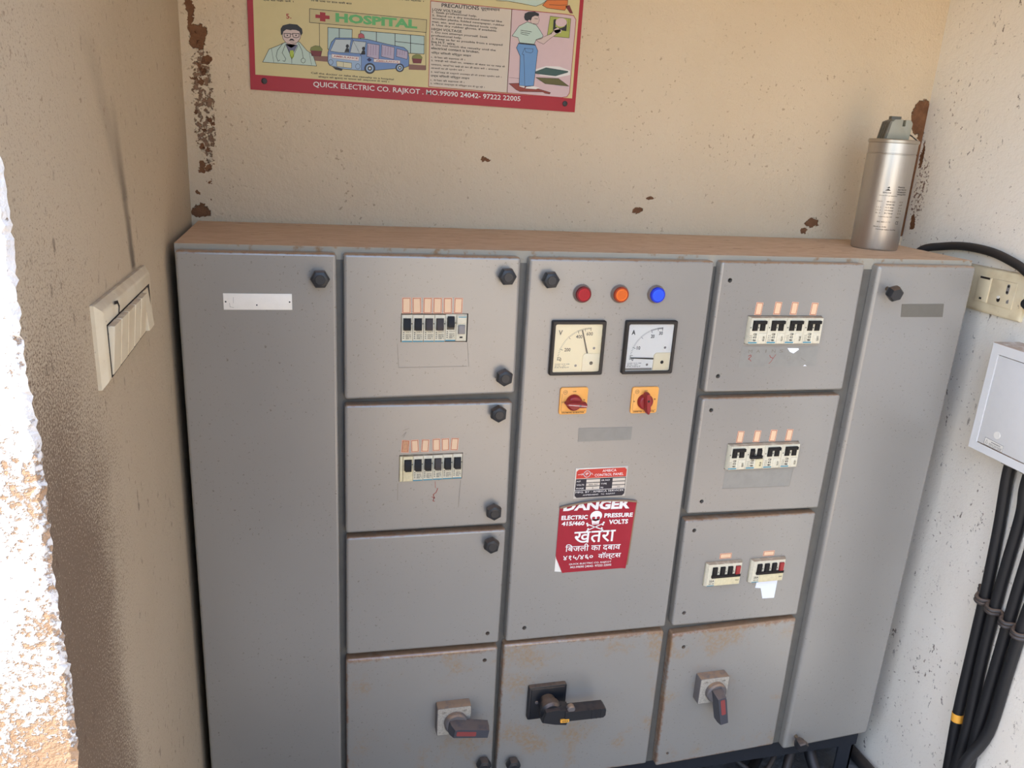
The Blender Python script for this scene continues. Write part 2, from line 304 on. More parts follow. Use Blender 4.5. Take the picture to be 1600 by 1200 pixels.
class MB:
    def __init__(s, frame=FRONT): s.f = frame; s.v = []; s.fc = []; s.mi = []; s.mats = []
    def mat(s, m):
        if m not in s.mats: s.mats.append(m)
        return s.mats.index(m)
    def face(s, idx, m): s.fc.append(tuple(idx)); s.mi.append(s.mat(m))
    def ring(s, pts, c, f=None):
        f = f or s.f; i = len(s.v); s.v += [f.p(a, b, c) for a, b in pts]; return list(range(i, i + len(pts)))
    def loft(s, rings, m, cap0=True, cap1=True):
        for A, B in zip(rings, rings[1:]):
            n = len(A)
            for i in range(n): s.face((A[i], A[(i + 1) % n], B[(i + 1) % n], B[i]), m)
        if cap0: s.face(rings[0][::-1], m)
        if cap1: s.face(rings[-1], m)
    def prism(s, pts, c0, c1, m, cham=0.0, f=None, top=None):
        rs = [s.ring(pts, c0, f)]
        if cham: rs += [s.ring(pts, c1 - cham, f), s.ring(inset(pts, cham * 0.35), c1 - cham * 0.3, f), s.ring(inset(pts, cham), c1, f)]
        else: rs += [s.ring(pts, c1, f)]
        s.loft(rs, m, True, False); s.face(rs[-1], top or m)
    def turn(s, prof, m, a=0, b=0, n=28, f=None):    # profile (radius, c) turned about the frame normal
        s.loft([s.ring(circ(a, b, r, n), c, f) for r, c in prof], m)
    def flat(s, pts, c, m, f=None): s.face(s.ring(pts, c, f), m)
    def stroke(s, pts, w, c, m, f=None):
        for (a0, b0), (a1, b1) in zip(pts, pts[1:]):
            d = Vector((a1 - a0, b1 - b0))
            if d.length < 1e-7: continue
            d.normalize(); n = Vector((-d.y, d.x)) * w / 2; e = d * w * 0.3
            s.flat([(a0 - e.x - n.x, b0 - e.y - n.y), (a1 + e.x - n.x, b1 + e.y - n.y), (a1 + e.x + n.x, b1 + e.y + n.y), (a0 - e.x + n.x, b0 - e.y + n.y)], c, m, f)
    def text(s, st, a0, b0, a1, b1, h, c, m, f=None, bold=0.015, warp=None):   # box whose lower edge runs (a0,b0)-(a1,b1)
        vs, fs = text_geo(st, bold); d = Vector((a1 - a0, b1 - b0)); n = Vector((-d.y, d.x)).normalized() * h; i = len(s.v); f = f or s.f
        for x, y in vs:
            q = (a0 + d.x * x + n.x * y, b0 + d.y * x + n.y * y)
            s.v.append(f.p(q[0], q[1], warp(*q) if warp else c))
        for t in fs: s.face([i + k for k in t], m)
    def tube(s, pts, r, m, n=10, sub=6, cap=True):    # world points, smoothed by Catmull-Rom
        P = [Vector(p) for p in pts]; Q = []
        for i in range(len(P) - 1):
            p0, p1, p2, p3 = P[max(i - 1, 0)], P[i], P[i + 1], P[min(i + 2, len(P) - 1)]
            for k in range(sub):
                t = k / sub; Q.append(0.5 * ((2 * p1) + (p2 - p0) * t + (2 * p0 - 5 * p1 + 4 * p2 - p3) * t * t + (3 * p1 - p0 - 3 * p2 + p3) * t ** 3))
        Q.append(P[-1]); rings = []; up = None
        for i, q in enumerate(Q):
            d = (Q[min(i + 1, len(Q) - 1)] - Q[max(i - 1, 0)]).normalized()
            if up is None: up = d.orthogonal().normalized()
            up = (up - d * up.dot(d)).normalized(); sd = d.cross(up); k = len(s.v)
            s.v += [q + (up * math.cos(2 * math.pi * j / n) + sd * math.sin(2 * math.pi * j / n)) * r for j in range(n)]; rings.append(list(range(k, k + n)))
        s.loft(rings, m, cap, cap)
    def box(s, x0, x1, y0, y1, z0, z1, m):
        i = len(s.v); s.v += [Vector((x, y, z)) for z in (z0, z1) for x, y in ((x0, y0), (x1, y0), (x1, y1), (x0, y1))]
        for q in ((3, 2, 1, 0), (4, 5, 6, 7), (0, 1, 5, 4), (1, 2, 6, 5), (2, 3, 7, 6), (3, 0, 4, 7)): s.face([i + k for k in q], m)
    def build(s, name, parent=None, label=None, smooth=True, origin=None, cut=None, bevel=0.0):
        me = bpy.data.meshes.new(name)
        if origin is None:
            lo = [min(v[i] for v in s.v) for i in range(3)]; hi = [max(v[i] for v in s.v) for i in range(3)]
            origin = Vector([(lo[i] + hi[i]) / 2 for i in range(3)])
        origin = Vector(origin)
        me.from_pydata([v - origin for v in s.v], [], s.fc)
        for m in s.mats: me.materials.append(m)
        me.polygons.foreach_set('material_index', s.mi)
        bm = bmesh.new(); bm.from_mesh(me); bmesh.ops.remove_doubles(bm, verts=bm.verts, dist=1e-7) if cut else None
        bmesh.ops.recalc_face_normals(bm, faces=bm.faces); bm.to_mesh(me); bm.free()
        o = bpy.data.objects.new(name, me); COL.objects.link(o)
        if cut:
            cm = bpy.data.meshes.new('cutter'); cm.from_pydata([v - origin for v in cut.v], [], cut.fc)
            b2 = bmesh.new(); b2.from_mesh(cm); bmesh.ops.recalc_face_normals(b2, faces=b2.faces); b2.to_mesh(cm); b2.free()
            co = bpy.data.objects.new('cutter', cm); COL.objects.link(co)
            md = o.modifiers.new('cut', 'BOOLEAN'); md.operation = 'DIFFERENCE'; md.object = co; md.solver = 'EXACT'
            new = bpy.data.meshes.new_from_object(o.evaluated_get(bpy.context.evaluated_depsgraph_get()))
            o.modifiers.clear(); o.data = new; bpy.data.objects.remove(co); bpy.data.meshes.remove(cm); bpy.data.meshes.remove(me); me = new; me.name = name
        if bevel:
            md = o.modifiers.new('edge', 'BEVEL'); md.width = bevel; md.segments = 2; md.limit_method = 'ANGLE'
        if smooth:
            me.polygons.foreach_set('use_smooth', [True] * len(me.polygons)); me.set_sharp_from_angle(angle=math.radians(32))
        me.update()
        if parent is not None:
            o.parent = parent; o.location = origin - WORLD[parent.name]
        else: o.location = origin
        WORLD[o.name] = origin
        if label: o['label'] = label
        return o
WORLD = {}
def thing(name, label, cat, loc, group=None):
    o = bpy.data.objects.new(name, None); COL.objects.link(o); o.location = loc; o.empty_display_size = 0.05; WORLD[o.name] = Vector(loc)
    o['label'] = label; o['category'] = cat
    if group: o['group'] = group
    return o
def tag(o, label, cat, group=None):
    o['label'] = label; o['category'] = cat
    if group: o['group'] = group
    return o
def struct(o, label=None):
    o['kind'] = 'structure'
    if label: o['label'] = label
    return o

# ------------------------------------------------------------------ the setting
XL, XR, YB, YE, ZF = -0.014, 1.5075, 0.31, -0.613, 0.10
b = MB(); b.box(-0.4, 1.9, YB, YB + 0.2, 0, 2.6, M_WBACK)
struct(b.build('wall_back', origin=(0, 0, 0)), 'cream plastered back wall with brown spalled corners')
b = MB()   # left wall with a chipped, uneven free edge
rr = random.Random(5); zz = [0.0 + 2.3 * i / 460 for i in range(461)]
off = [0.0022 * math.sin(z * 31) + rr.uniform(-0.0022, 0.0022) for z in zz]; k0 = len(b.v)
for z, d in zip(zz, off):
    b.v += [Vector((XL, YB + 0.05, z)), Vector((XL, YE + 0.012, z)), Vector((XL + d * 0.4, YE + 0.004 + d, z)), Vector((XL - 0.005 + d, YE, z)), Vector((XL - 0.03, YE, z)), Vector((-0.62, YE, z)), Vector((-0.62, YB + 0.05, z))]
for i in range(460):
    for j in range(7):
        q = (k0 + 7 * i + j, k0 + 7 * i + (j + 1) % 7, k0 + 7 * i + 7 + (j + 1) % 7, k0 + 7 * i + 7 + j); b.face(q, M_FLAKE if 2 <= j <= 5 else M_WLEFT)
b.face([k0 + j for j in range(7)], M_WLEFT); b.face([k0 + 7 * 460 + j for j in range(7)], M_WLEFT)
struct(b.build('wall_left', origin=(0, 0, 0), smooth=False), 'left plaster wall, its sunlit flaking end towards the viewer')
b = MB(); b.box(XR, XR + 0.25, YE, YB + 0.05, 0, 2.3, M_WRIGHT)
struct(b.build('wall_right', origin=(0, 0, 0)), 'pale right plaster wall')
b = MB(); b.box(-0.62, 1.9, YE, YB + 0.2, 2.3, 2.45, M_CEIL); struct(b.build('ceiling', origin=(0, 0, 0)))
b = MB(); b.box(XL, XR, YE, YE + 0.14, 2.05, 2.3, M_WLEFT); struct(b.build('trim_1', origin=(0, 0, 0)), 'lintel over the open front')
b = MB(); b.box(XL, XR, YE, YB, 0.0, ZF, M_FLOOR); b.box(-0.6, 2.2, -1.40, YE, 0.0, ZF, M_FLOOR); struct(b.build('floor', origin=(0, 0, 0)))  # outer slab is an unseen dark apron, added to dim the lower doors
b = MB(); b.box(1.6, 9.0, -2.45, -2.2, 0.0, 4.2, flat('light_blocker_brown', (112, 98, 84), 0.9, vary=0.3)); struct(b.build('wall_light_blocker', origin=(0, 0, 0)), 'tall unseen brown wall added to block light from the right front')  # out of view, added only to cut light arriving from the right
b = MB(); b.box(-0.45, 0.40, -2.05, -1.62, 0.0, 1.6, flat('light_blocker_dark_brown', (84, 70, 58), 0.9, vary=0.3)); struct(b.build('pillar_light_blocker', origin=(0, 0, 0)), 'dark unseen block behind the camera, added to darken the left door')  # out of view, added so the left door reflects something dark
b = MB(); b.box(-40, 40, -45, 20, -0.2, 0.0, M_GROUND); struct(b.build('ground', origin=(0, 0, 0)))

# ------------------------------------------------------------------ the control panel
PANEL = thing('electrical_panel', 'large grey floor-standing electrical control panel with twelve doors against the back wall', 'electrical panel', (0.715, 0.16, ZF))
CF = 0.0195     # depth of the carcass front behind the door faces
b = MB(); T = 0.0025
b.box(-0.002, 1.4325, CF, 0.303, 1.3555, 1.358, M_TOP); b.box(-0.002, 1.4325, CF, CF + T, 1.338, 1.3556, M_TOP)
b.build('top_cover', PANEL, label='dust-covered top sheet with a short front lip', smooth=False)
b = MB()
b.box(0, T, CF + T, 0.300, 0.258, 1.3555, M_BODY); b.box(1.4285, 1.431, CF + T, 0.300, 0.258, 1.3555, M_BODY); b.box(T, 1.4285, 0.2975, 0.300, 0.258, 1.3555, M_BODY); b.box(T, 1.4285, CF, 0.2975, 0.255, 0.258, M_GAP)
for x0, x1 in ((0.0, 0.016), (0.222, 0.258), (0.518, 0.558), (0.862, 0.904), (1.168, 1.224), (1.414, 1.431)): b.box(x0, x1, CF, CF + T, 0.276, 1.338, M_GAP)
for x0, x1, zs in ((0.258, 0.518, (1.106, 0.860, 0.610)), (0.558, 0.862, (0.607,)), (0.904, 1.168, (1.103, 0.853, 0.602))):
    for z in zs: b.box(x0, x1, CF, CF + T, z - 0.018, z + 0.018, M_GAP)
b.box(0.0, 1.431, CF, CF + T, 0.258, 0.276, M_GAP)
b.build('carcass', PANEL, smooth=False)
b = MB()
b.box(0.0, 1.431, 0.03, 0.036, 0.205, 0.2545, M_BLACKSTEEL); b.box(0.0, 1.431, 0.036, 0.07, 0.2485, 0.2545, M_BLACKSTEEL); b.box(0.0, 1.431, 0.290, 0.296, 0.205, 0.2545, M_BLACKSTEEL)
for x in (0.0, 1.425): b.box(x, x + 0.006, 0.036, 0.29, 0.205, 0.2545, M_BLACKSTEEL)
for x in (0.005, 1.385):
    for y in (0.031, 0.255): b.box(x, x + 0.04, y, y + 0.005, ZF, 0.21, M_BLACKSTEEL); b.box(x + (0.035 if x > 1 else 0), x + (0.04 if x > 1 else 0.005), y, y + 0.035, ZF, 0.21, M_BLACKSTEEL)
b.build('base_frame', PANEL, smooth=False)

def door(quad, holes=(), windows=(), rusty=False, label=None, r=0.006, edge=0.0045):
    b = MB(); m_ = M_RUSTY if rusty else M_DOOR; q_ = quad_round(quad, r, 5)
    rs = [b.ring(q_, -0.0185)]
    for t in [math.pi / 2 * i / 5 for i in range(6)]:
        e_ = edge * (1 - math.cos(t)); rs.append(b.ring(quad_round(inset(quad, e_), max(0.0012, r - e_), 5), -edge * (1 - math.sin(t))))
    b.loft(rs, m_)
    cut = MB()
    for x, z, rad in holes: cut.prism(circ(x, z, rad, 16), -0.03, 0.01, M_DOOR)
    for a0, a1, b0, b1 in windows: cut.prism(rect(a0, a1, b0, b1), -0.03, 0.01, M_DOOR)
    o = b.build('door', PANEL, label=label, cut=cut if (holes or windows) else None, smooth=True)
    me = o.data; org = WORLD[o.name]
    ls = [Vector(q) for q in quad]       # bl, br, tr, tl
    def dist(p, u, v): e = (v - u).normalized(); return abs((p - u).x * e.y - (p - u).y * e.x)
    for pl in me.polygons: pl.use_smooth = abs(pl.normal.y) < 0.999
    u1 = me.uv_layers.new(name='edge_near'); u2 = me.uv_layers.new(name='edge_far')
    for lp in me.loops:
        w = me.vertices[lp.vertex_index].co + org; p = Vector((w.x, w.z))
        u1.data[lp.index].uv = (dist(p, ls[0], ls[3]), dist(p, ls[3], ls[2])); u2.data[lp.index].uv = (dist(p, ls[1], ls[2]), dist(p, ls[0], ls[1]))
    return o
def hexknob(x, z, dr, rot=0.0):
    b = MB(); b.turn([(0.0045, -0.001), (0.0045, 0.006)], M_STEEL, x, z, 12)
    rs = [(0.0125, 0.004), (0.0148, 0.008), (0.0148, 0.016), (0.0132, 0.0205), (0.011, 0.0215)]
    b.loft([b.ring(circ(x, z, r, 6, rot), c) for r, c in rs], M_CAP); b.turn([(0.008, 0.0212), (0.0072, 0.0222)], M_CAP, x, z, 16)
    return b.build('knob', dr)
H = 0.0042
D1 = door([(0.0, 0.262), (0.234, 0.262), (0.2335, 1.350), (0.0005, 1.350)], label='tall narrow left door with a white blank label')
hexknob(0.2085, 1.3125, D1, 0.02)
D2a = door([(0.2445, 1.1115), (0.5315, 1.1155), (0.5285, 1.350), (0.2445, 1.350)], windows=[(0.3345, 0.4445, 1.2085, 1.2562)])
hexknob(0.504, 1.3205, D2a, 0.05); hexknob(0.5085, 1.149, D2a, 0.45)
D2b = door([(0.2445, 0.8665), (0.532, 0.8650), (0.529, 1.1005), (0.2445, 1.1015)], windows=[(0.3350, 0.4450, 0.9605, 1.0095)])
hexknob(0.5015, 1.084, D2b, 0.5); hexknob(0.503, 0.898, D2b, 0.5)
D2c = door([(0.2445, 0.619), (0.530, 0.6125), (0.531, 0.8545), (0.2455, 0.8575)], holes=[(0.507, 0.636, H)])
hexknob(0.502, 0.8315, D2c, 0.35)
D2d = door([(0.2435, 0.262), (0.532, 0.262), (0.529, 0.6025), (0.2435, 0.6085)], holes=[(0.504, 0.576, H)], rusty=True, label='lower left door with rust stains')
hexknob(0.511, 0.338, D2d)
D3a = door([(0.5435, 0.6125), (0.876, 0.6105), (0.877, 1.350), (0.5435, 1.3495)], holes=[(0.579, 0.640, H)], label='tall centre door carrying the meters and lamps')
hexknob(0.5775, 1.316, D3a, 0.1)
D3b = door([(0.5405, 0.268), (0.8745, 0.268), (0.875, 0.6005), (0.5405, 0.606)], rusty=True, label='lower centre door with rust stains')
hexknob(0.572, 0.328, D3b)
D4a = door([(0.8905, 1.109), (1.184, 1.1075), (1.181, 1.351), (0.8905, 1.350)], holes=[(0.911, 1.317, H), (0.914, 1.140, H)], windows=[(0.9565, 1.1085, 1.2015, 1.2535)])
D4b = door([(0.8895, 0.8615), (1.1805, 0.856), (1.182, 1.098), (0.8895, 1.0975)], holes=[(0.910, 1.074, H), (0.917, 0.887, H)], windows=[(0.9545, 1.1065, 0.953, 1.0055)])
D4c = door([(0.890, 0.6095), (1.179, 0.6065), (1.1775, 0.8465), (0.8885, 0.848)], holes=[(0.910, 0.825, H), (0.913, 0.639, H)], windows=[(0.9445, 1.0245, 0.7005, 0.7525), (1.0435, 1.1225, 0.7, 0.752)])
D4d = door([(0.8965, 0.257), (1.181, 0.269), (1.179, 0.598), (0.8935, 0.5905)], holes=[(0.923, 0.557, H), (0.921, 0.288, 0.0034)], rusty=True, label='lower right door with rusted left edge')
D5 = door([(1.208, 0.250), (1.4275, 0.263), (1.4285, 1.350), (1.2105, 1.3495)], r=0.008, edge=0.0075, label='tall narrow right door with two unscrewed knobs')
for x, z, tx, tz in ((1.2375, 1.3065, -0.5, -1.0), (1.2345, 0.286, -0.2, -0.8)):     # unscrewed knobs hanging from their stems
    b = MB(); p0 = FRONT.p(x, z, -0.004); d = Vector((tx * 0.18, -1.0, tz * 0.18)).normalized(); p1 = p0 + d * 0.022
    b.tube([p0, p0 + d * 0.011, p1], 0.0042, M_STEEL, 10)
    ex = d.cross(Vector((0, 0, 1))).normalized(); kf = Frame(p1, -ex, (-ex).cross(d) * -1, d)
    b.loft([b.ring(circ(0, 0, r, 6, 0.3), c, kf) for r, c in ((0.008, -0.008), (0.0125, -0.002), (0.0148, 0.003), (0.0148, 0.012), (0.012, 0.016))], M_CAP)
    b.build('knob', D5, label='black knob half unscrewed on its stem')
b = MB(); b.prism(rect(0.0652, 0.1658, 1.2615, 1.2868), 0.0, 0.0012, M_WLABEL, 0.0003)
for x in (0.0685, 0.1622): b.flat(circ(x, 1.274, 0.0013, 10), 0.00135, M_INK)
b.flat(circ(0.1135, 1.269, 0.0012, 8), 0.00135, M_INK); b.stroke([(0.08, 1.281), (0.0795, 1.272)], 0.0003, 0.00135, M_INKGREY); b.stroke([(0.074, 1.272), (0.0745, 1.266), (0.08, 1.265)], 0.0004, 0.00135, M_INKGREY)
b.build('name_plate', D1, label='white blank name plate with two small screws')
b = MB(); b.prism([(0.654, 1.0215), (0.756, 1.0215), (0.756, 1.0465), (0.6535, 1.0475)], 0, 0.0006, M_GREYSTRIP); b.build('name_plate', D3a, label='grey metallic strip below the rotary switches')
b = MB(); b.prism([(1.280, 1.2515), (1.3745, 1.2515), (1.371, 1.2775), (1.2765, 1.2765)], 0, 0.0006, M_GREYSTRIP2); b.build('name_plate', D5, label='dull grey strip')
b = MB()
for pts in ([(0.329, 1.206), (0.332, 1.165), (0.446, 1.166)], [(0.445, 1.207), (0.449, 1.165)]): b.stroke(pts, 0.0006, 0.0002, M_INKGREY)
b.build('scratch_line', D2a)
b = MB()
for pts in ([(0.333, 0.957), (0.333, 0.925)], [(0.443, 0.957), (0.4405, 0.905)]): b.stroke(pts, 0.0008, 0.0002, M_INKGREY)
b.stroke([(0.398, 0.957), (0.3985, 0.945)], 0.0008, 0.0002, M_INKRED); b.stroke([(0.403, 0.944), (0.4, 0.936), (0.395, 0.932), (0.398, 0.925), (0.393, 0.928)], 0.0012, 0.0002, M_INKRED); b.stroke([(0.397, 0.927), (0.395, 0.92), (0.398, 0.919)], 0.0012, 0.0002, M_INKRED)
b.build('marker_writing', D2b, label='dark red scribble below the breakers'); b = MB(); b.stroke([(0.341, 1.054), (0.351, 1.058)], 0.0006, 0.0002, M_INKGREY); b.stroke([(0.339, 1.044), (0.346, 1.051), (0.341, 1.041)], 0.0006, 0.0002, M_INKGREY)
b.build('pencil_mark', D2b)
b = MB()
b.prism([(0.952, 1.156), (1.115, 1.157), (1.113, 1.196), (0.954, 1.196)], 0, 0.0003, M_RESIDUE)
b.stroke([(0.9695, 1.178), (0.974, 1.18), (0.9755, 1.177), (0.971, 1.1735), (0.9765, 1.168)], 0.0011, 0.0005, M_INKRED); b.stroke([(0.9715, 1.1735), (0.9705, 1.171)], 0.0011, 0.0005, M_INKRED)
b.stroke([(1.013, 1.179), (1.0155, 1.175), (1.0205, 1.1735)], 0.0011, 0.0005, M_INKRED); b.stroke([(1.0255, 1.18), (1.0215, 1.1735), (1.0175, 1.166), (1.014, 1.163)], 0.0009, 0.0005, M_INKRED)
b.stroke([(1.051, 1.168), (1.0515, 1.177), (1.0565, 1.177), (1.057, 1.170), (1.051, 1.168)], 0.0004, 0.0005, M_INKGREY); b.stroke([(1.08, 1.173), (1.085, 1.170), (1.09, 1.167)], 0.0008, 0.0005, M_INKGREY)
for i, st in enumerate('MAINS'): b.text(st, 0.968 + 0.016 * i + (0.003 if st == 'I' else 0), 1.184, 0.976 + 0.016 * i - (0.003 if st == 'I' else 0), 1.184, 0.006, 0.0005, M_INKGREY, bold=0)
b.flat([(1.0475, 1.1925), (1.071, 1.192), (1.072, 1.189), (1.062, 1.182), (1.054, 1.185)], 0.0006, M_PALE); b.flat([(1.087, 1.157), (1.095, 1.157), (1.09, 1.160)], 0.0006, M_PALE)
b.build('label_remnant', D4a, label='faded film label with R and Y in red ink')
b = MB(); b.prism([(0.957, 0.912), (1.103, 0.910), (1.105, 0.948), (0.957, 0.950)], 0, 0.0003, M_RESIDUE)
b.stroke([(0.957, 0.912), (1.103, 0.910), (1.105, 0.948)], 0.0005, 0.0005, M_INKGREY); b.build('label_remnant', D4b)
b = MB(); b.prism([(1.067, 0.6985), (1.115, 0.6985), (1.114, 0.655), (1.087, 0.656), (1.079, 0.681), (1.066, 0.683)], 0, 0.0006, M_PALE); b.build('label_remnant', D4c, label='torn white paper label')

def sticker(dr, x, z, w, h, rot=0.0, soiled=False):
    f = FRONT.at(x, z, 0, rot); b = MB(f)
    b.prism(rect(-w / 2 - 0.0010, w / 2 + 0.0010, -h / 2 - 0.0010, h / 2 + 0.0010), 0, 0.0003, M_STKB)
    b.flat(rect(-w / 2, w / 2, -h / 2, h / 2), 0.0004, M_STKR); b.flat(rect(-w / 2 + 0.0008, w / 2 - 0.0008, -h / 2 + 0.0008, h / 2 - 0.0008), 0.0005, M_STKD if soiled else M_STK)
    return b.build('sticker', dr, label='soiled brown orange sticker' if soiled else None)
for x, r in ((0.343, 1), (0.3595, 2), (0.377, -1), (0.3932, 0), (0.410, 1), (0.4273, -1)): sticker(D2a, x, 1.2692, 0.0122, 0.0242, r)
for i, (x, r) in enumerate(((0.345, -4), (0.3612, 3), (0.379, -3), (0.398, 2), (0.4138, 2), (0.4297, -3))): sticker(D2b, x, 1.0252 + 0.0007 * (i > 2), 0.0112, 0.0208, r, i == 0)
for x, z in ((0.9762, 1.2662), (1.0142, 1.2672), (1.0482, 1.2672), (1.0895, 1.2662)): sticker(D4a, x, z, 0.0118, 0.0215, -3)
for x, z in ((0.9785, 1.0182), (1.0142, 1.0182), (1.0485, 1.0184), (1.0832, 1.0184)): sticker(D4b, x, z, 0.0118, 0.0218, -3)
sticker(D4c, 0.987, 0.7632, 0.024, 0.0098, 0); sticker(D4c, 1.084, 0.7612, 0.023, 0.0095, 0)

def mcb_print(b, x, z, w, c, seed=0):    # rows of tiny rating print in the lower half of a breaker face
    rr = random.Random(seed)
    b.text('C16', x - w * 0.1, z + 0.0148, x + w * 0.18, z + 0.0148, 0.0018, c, M_PRINT, bold=0.02); b.text('~', x + w * 0.24, z + 0.0152, x + w * 0.38, z + 0.0152, 0.0012, c, M_PRINT)
    for k, zz in enumerate((0.0098, 0.0068, 0.0038)):
        b.text(('240/415V', '50Hz B4', '9000  3')[k], x - w * 0.12, z + zz, x + w * 0.38, z + zz, 0.0021, c, M_PRINT, bold=0.02)
    for k in range(4): b.flat(rect(x - w * 0.36, x - w * 0.25, z + 0.0045 + k * 0.0032, z + 0.006 + k * 0.0032), c, M_PRINT)
def breaker1(x0, z0, w, h, up=False, tog=None, body=None, plain=False, odd=False, seed=0):
    b = MB(); bm_ = body or M_MCB; xc = x0 + w / 2
    b.prism(rect(x0 + 0.0002, x0 + w - 0.0002, z0, z0 + h), -0.03, 0.0035, bm_, 0.0006)
    c = 0.0038
    if odd:
        b.prism(rect(x0 + 0.0012, x0 + w - 0.0008, z0 + h * 0.66, z0 + h - 0.0015), 0.0035, 0.006, bm_, 0.0006)
        b.flat(rect(x0 + 0.003, x0 + w - 0.0015, z0 + h - 0.0048, z0 + h - 0.0034), 0.0063, M_BLUE); b.flat(rect(xc - 0.0025, xc + 0.0025, z0 + 0.005, z0 + 0.0078), c, M_INK)
    else:
        b.flat(rect(xc - 0.0064, xc + 0.0064, z0 + h * 0.43, z0 + h * 0.88), c - 0.0001, M_SLOT if plain else M_PRINT)
        b.flat(circ(x0 + w * 0.93, z0 + h * 0.68, 0.0011, 8), c + 0.0001, M_PRINT)
        if not plain:
            mcb_print(b, xc, z0 + 0.0012, w, c, seed); b.flat(rect(x0 + 0.0006, x0 + w - 0.0006, z0 + 0.0002, z0 + 0.0021), c, M_BLUE)
    o = b.build('circuit_breaker', PANEL, label='soot-stained breaker with no print' if plain else ('double-height grey-toggle module' if odd else None))
    t = MB(); tm = tog or M_TOGGLE
    if odd: t.prism(rect(x0 + 0.0036, x0 + w - 0.0030, z0 + h * 0.28, z0 + h * 0.60), 0.0, 0.0075, M_TGREY, 0.001)
    else:
        lo, hi = (0.55, 0.93) if up else (0.46, 0.86)
        zt, zb = z0 + h * hi, z0 + h * lo; A = [(xc - 0.0054, zb), (xc + 0.0054, zb), (xc + 0.0054, zt), (xc - 0.0054, zt)]
        t.loft([t.ring(A, 0.0), t.ring(A, 0.0065), t.ring([(xc - 0.0052, zb + 0.0005), (xc + 0.0052, zb + 0.0005), (xc + 0.0052, zb + 0.006), (xc - 0.0052, zb + 0.006)], 0.0125)], tm)
    t.build('toggle', o); return o
X0 = 0.3352
for i in range(6):
    breaker1(X0 + 0.0178 * i, 1.2093 + (0.0012 if i > 3 else 0), 0.0178, 0.0452, up=(i == 4), tog=(M_TOGGLE, M_TOGGLE, M_TOGGLE2, M_TOGGLE2, M_TOGGLE)[i] if i < 5 else None, odd=(i == 5), seed=i)
b = MB(); b.prism(rect(0.4422, 0.4440, 1.208, 1.256), -0.028, 0.0008, M_SLOT); b.build('filler_strip', PANEL, label='dark gap filler beside the breaker row')
b = MB(); b.prism(rect(0.3358, 0.3408, 0.9612, 1.0078), -0.03, 0.003, M_MCBY, 0.0006); b.build('filler_strip', PANEL, label='yellowed blank filler')
for i in range(6):
    breaker1(0.3412 + 0.0171 * i, 0.9612 + 0.00025 * i, 0.0171, 0.0462, tog=M_TOGGLE if i != 3 else M_TOGGLE2, body=M_MCBY if i == 0 else None, plain=(i == 0), seed=10 + i)
def breaker_body(x0, x1, z0, z1, c, n, pitch):
    b = MB(); b.prism(rect(x0, x1, z0, z1), -0.03, c, M_MCB, 0.0035); return b
def breaker2(x0, z0, w, h, off=False, last='', first=False):
    b = MB(); c = 0.0090
    pts0 = rect(x0 + 0.0002, x0 + w - 0.0002, z0, z0 + h); pts1 = rect(x0 + (0.003 if first else 0.0003), x0 + w - 0.0003, z0 + 0.0008, z0 + h - 0.0015)
    b.loft([b.ring(pts0, -0.03), b.ring(pts0, 0.0030), b.ring(pts1, c)], M_MCB)
    e = c + 0.0003; l = x0 + w * 0.05
    for k, st in enumerate(('C20', '415', '10kA')): b.text(st, l + w * 0.22, z0 + 0.0165 - 0.0055 * k, l + w * 0.40, z0 + 0.0165 - 0.0055 * k, 0.0042, e, M_INK, bold=0.03)
    for k in range(4): b.text('o1', l + 0.001, z0 + 0.0155 - 0.0034 * k, l + w * 0.16, z0 + 0.0155 - 0.0034 * k, 0.0021, e, M_PRINT, bold=0.02)
    b.flat(rect(l, l + w * 0.46, z0 + 0.0018, z0 + 0.0042), e, M_BLUE)
    b.prism(rect(x0 + w * 0.56, x0 + w * 0.97, z0 + 0.0015, z0 + h * 0.42), c - 0.001, c + 0.0008, M_MCB if not off else M_MCBY, 0.0005)
    b.text(last or 'c20', x0 + w * 0.78, z0 + 0.006, x0 + w * 0.88, z0 + 0.006, 0.009, c + 0.0012, M_PRINT, bold=0.02)
    tl = [x0 + w * 0.30, x0 + w * 0.70]
    for q in tl: b.flat(rect(q - 0.0050, q + 0.0050, z0 + h * 0.50, z0 + h * 0.86), e, M_SLOT)
    for q in (x0 + w * 0.08, x0 + w * 0.5): b.flat(circ(q, z0 + h * 0.62, 0.0013, 8), e + 0.0001, M_PRINT)
    o = b.build('circuit_breaker', PANEL, label='double-pole breaker switched down' if off else None)
    t = MB()
    for q in tl: t.prism(rect(q - 0.0046, q + 0.0046, z0 + h * 0.51, z0 + h * (0.88 if not off else 0.80)), c - 0.006, c + 0.0032, M_TOGGLE, 0.0010)
    z1 = z0 + h * (0.47 if off else 0.77); t.prism(rect(tl[0] - 0.005, tl[1] + 0.0055, z1, z1 + h * 0.115), c + 0.0005, c + 0.0062, M_TOGGLE, 0.0010)
    t.build('toggle', o); return o
for i in range(4): breaker2(0.9575 + 0.0374 * i, 1.2025, 0.0374, 0.0500, last=('C20', 'C16', 'D20', 'E16')[i], first=i == 0)
for i in range(4): breaker2(0.9555 + 0.0374 * i, 0.9542, 0.0374, 0.0500, off=(i == 1), last=('B16', 'C20', 'C16', 'C10')[i], first=i == 0)
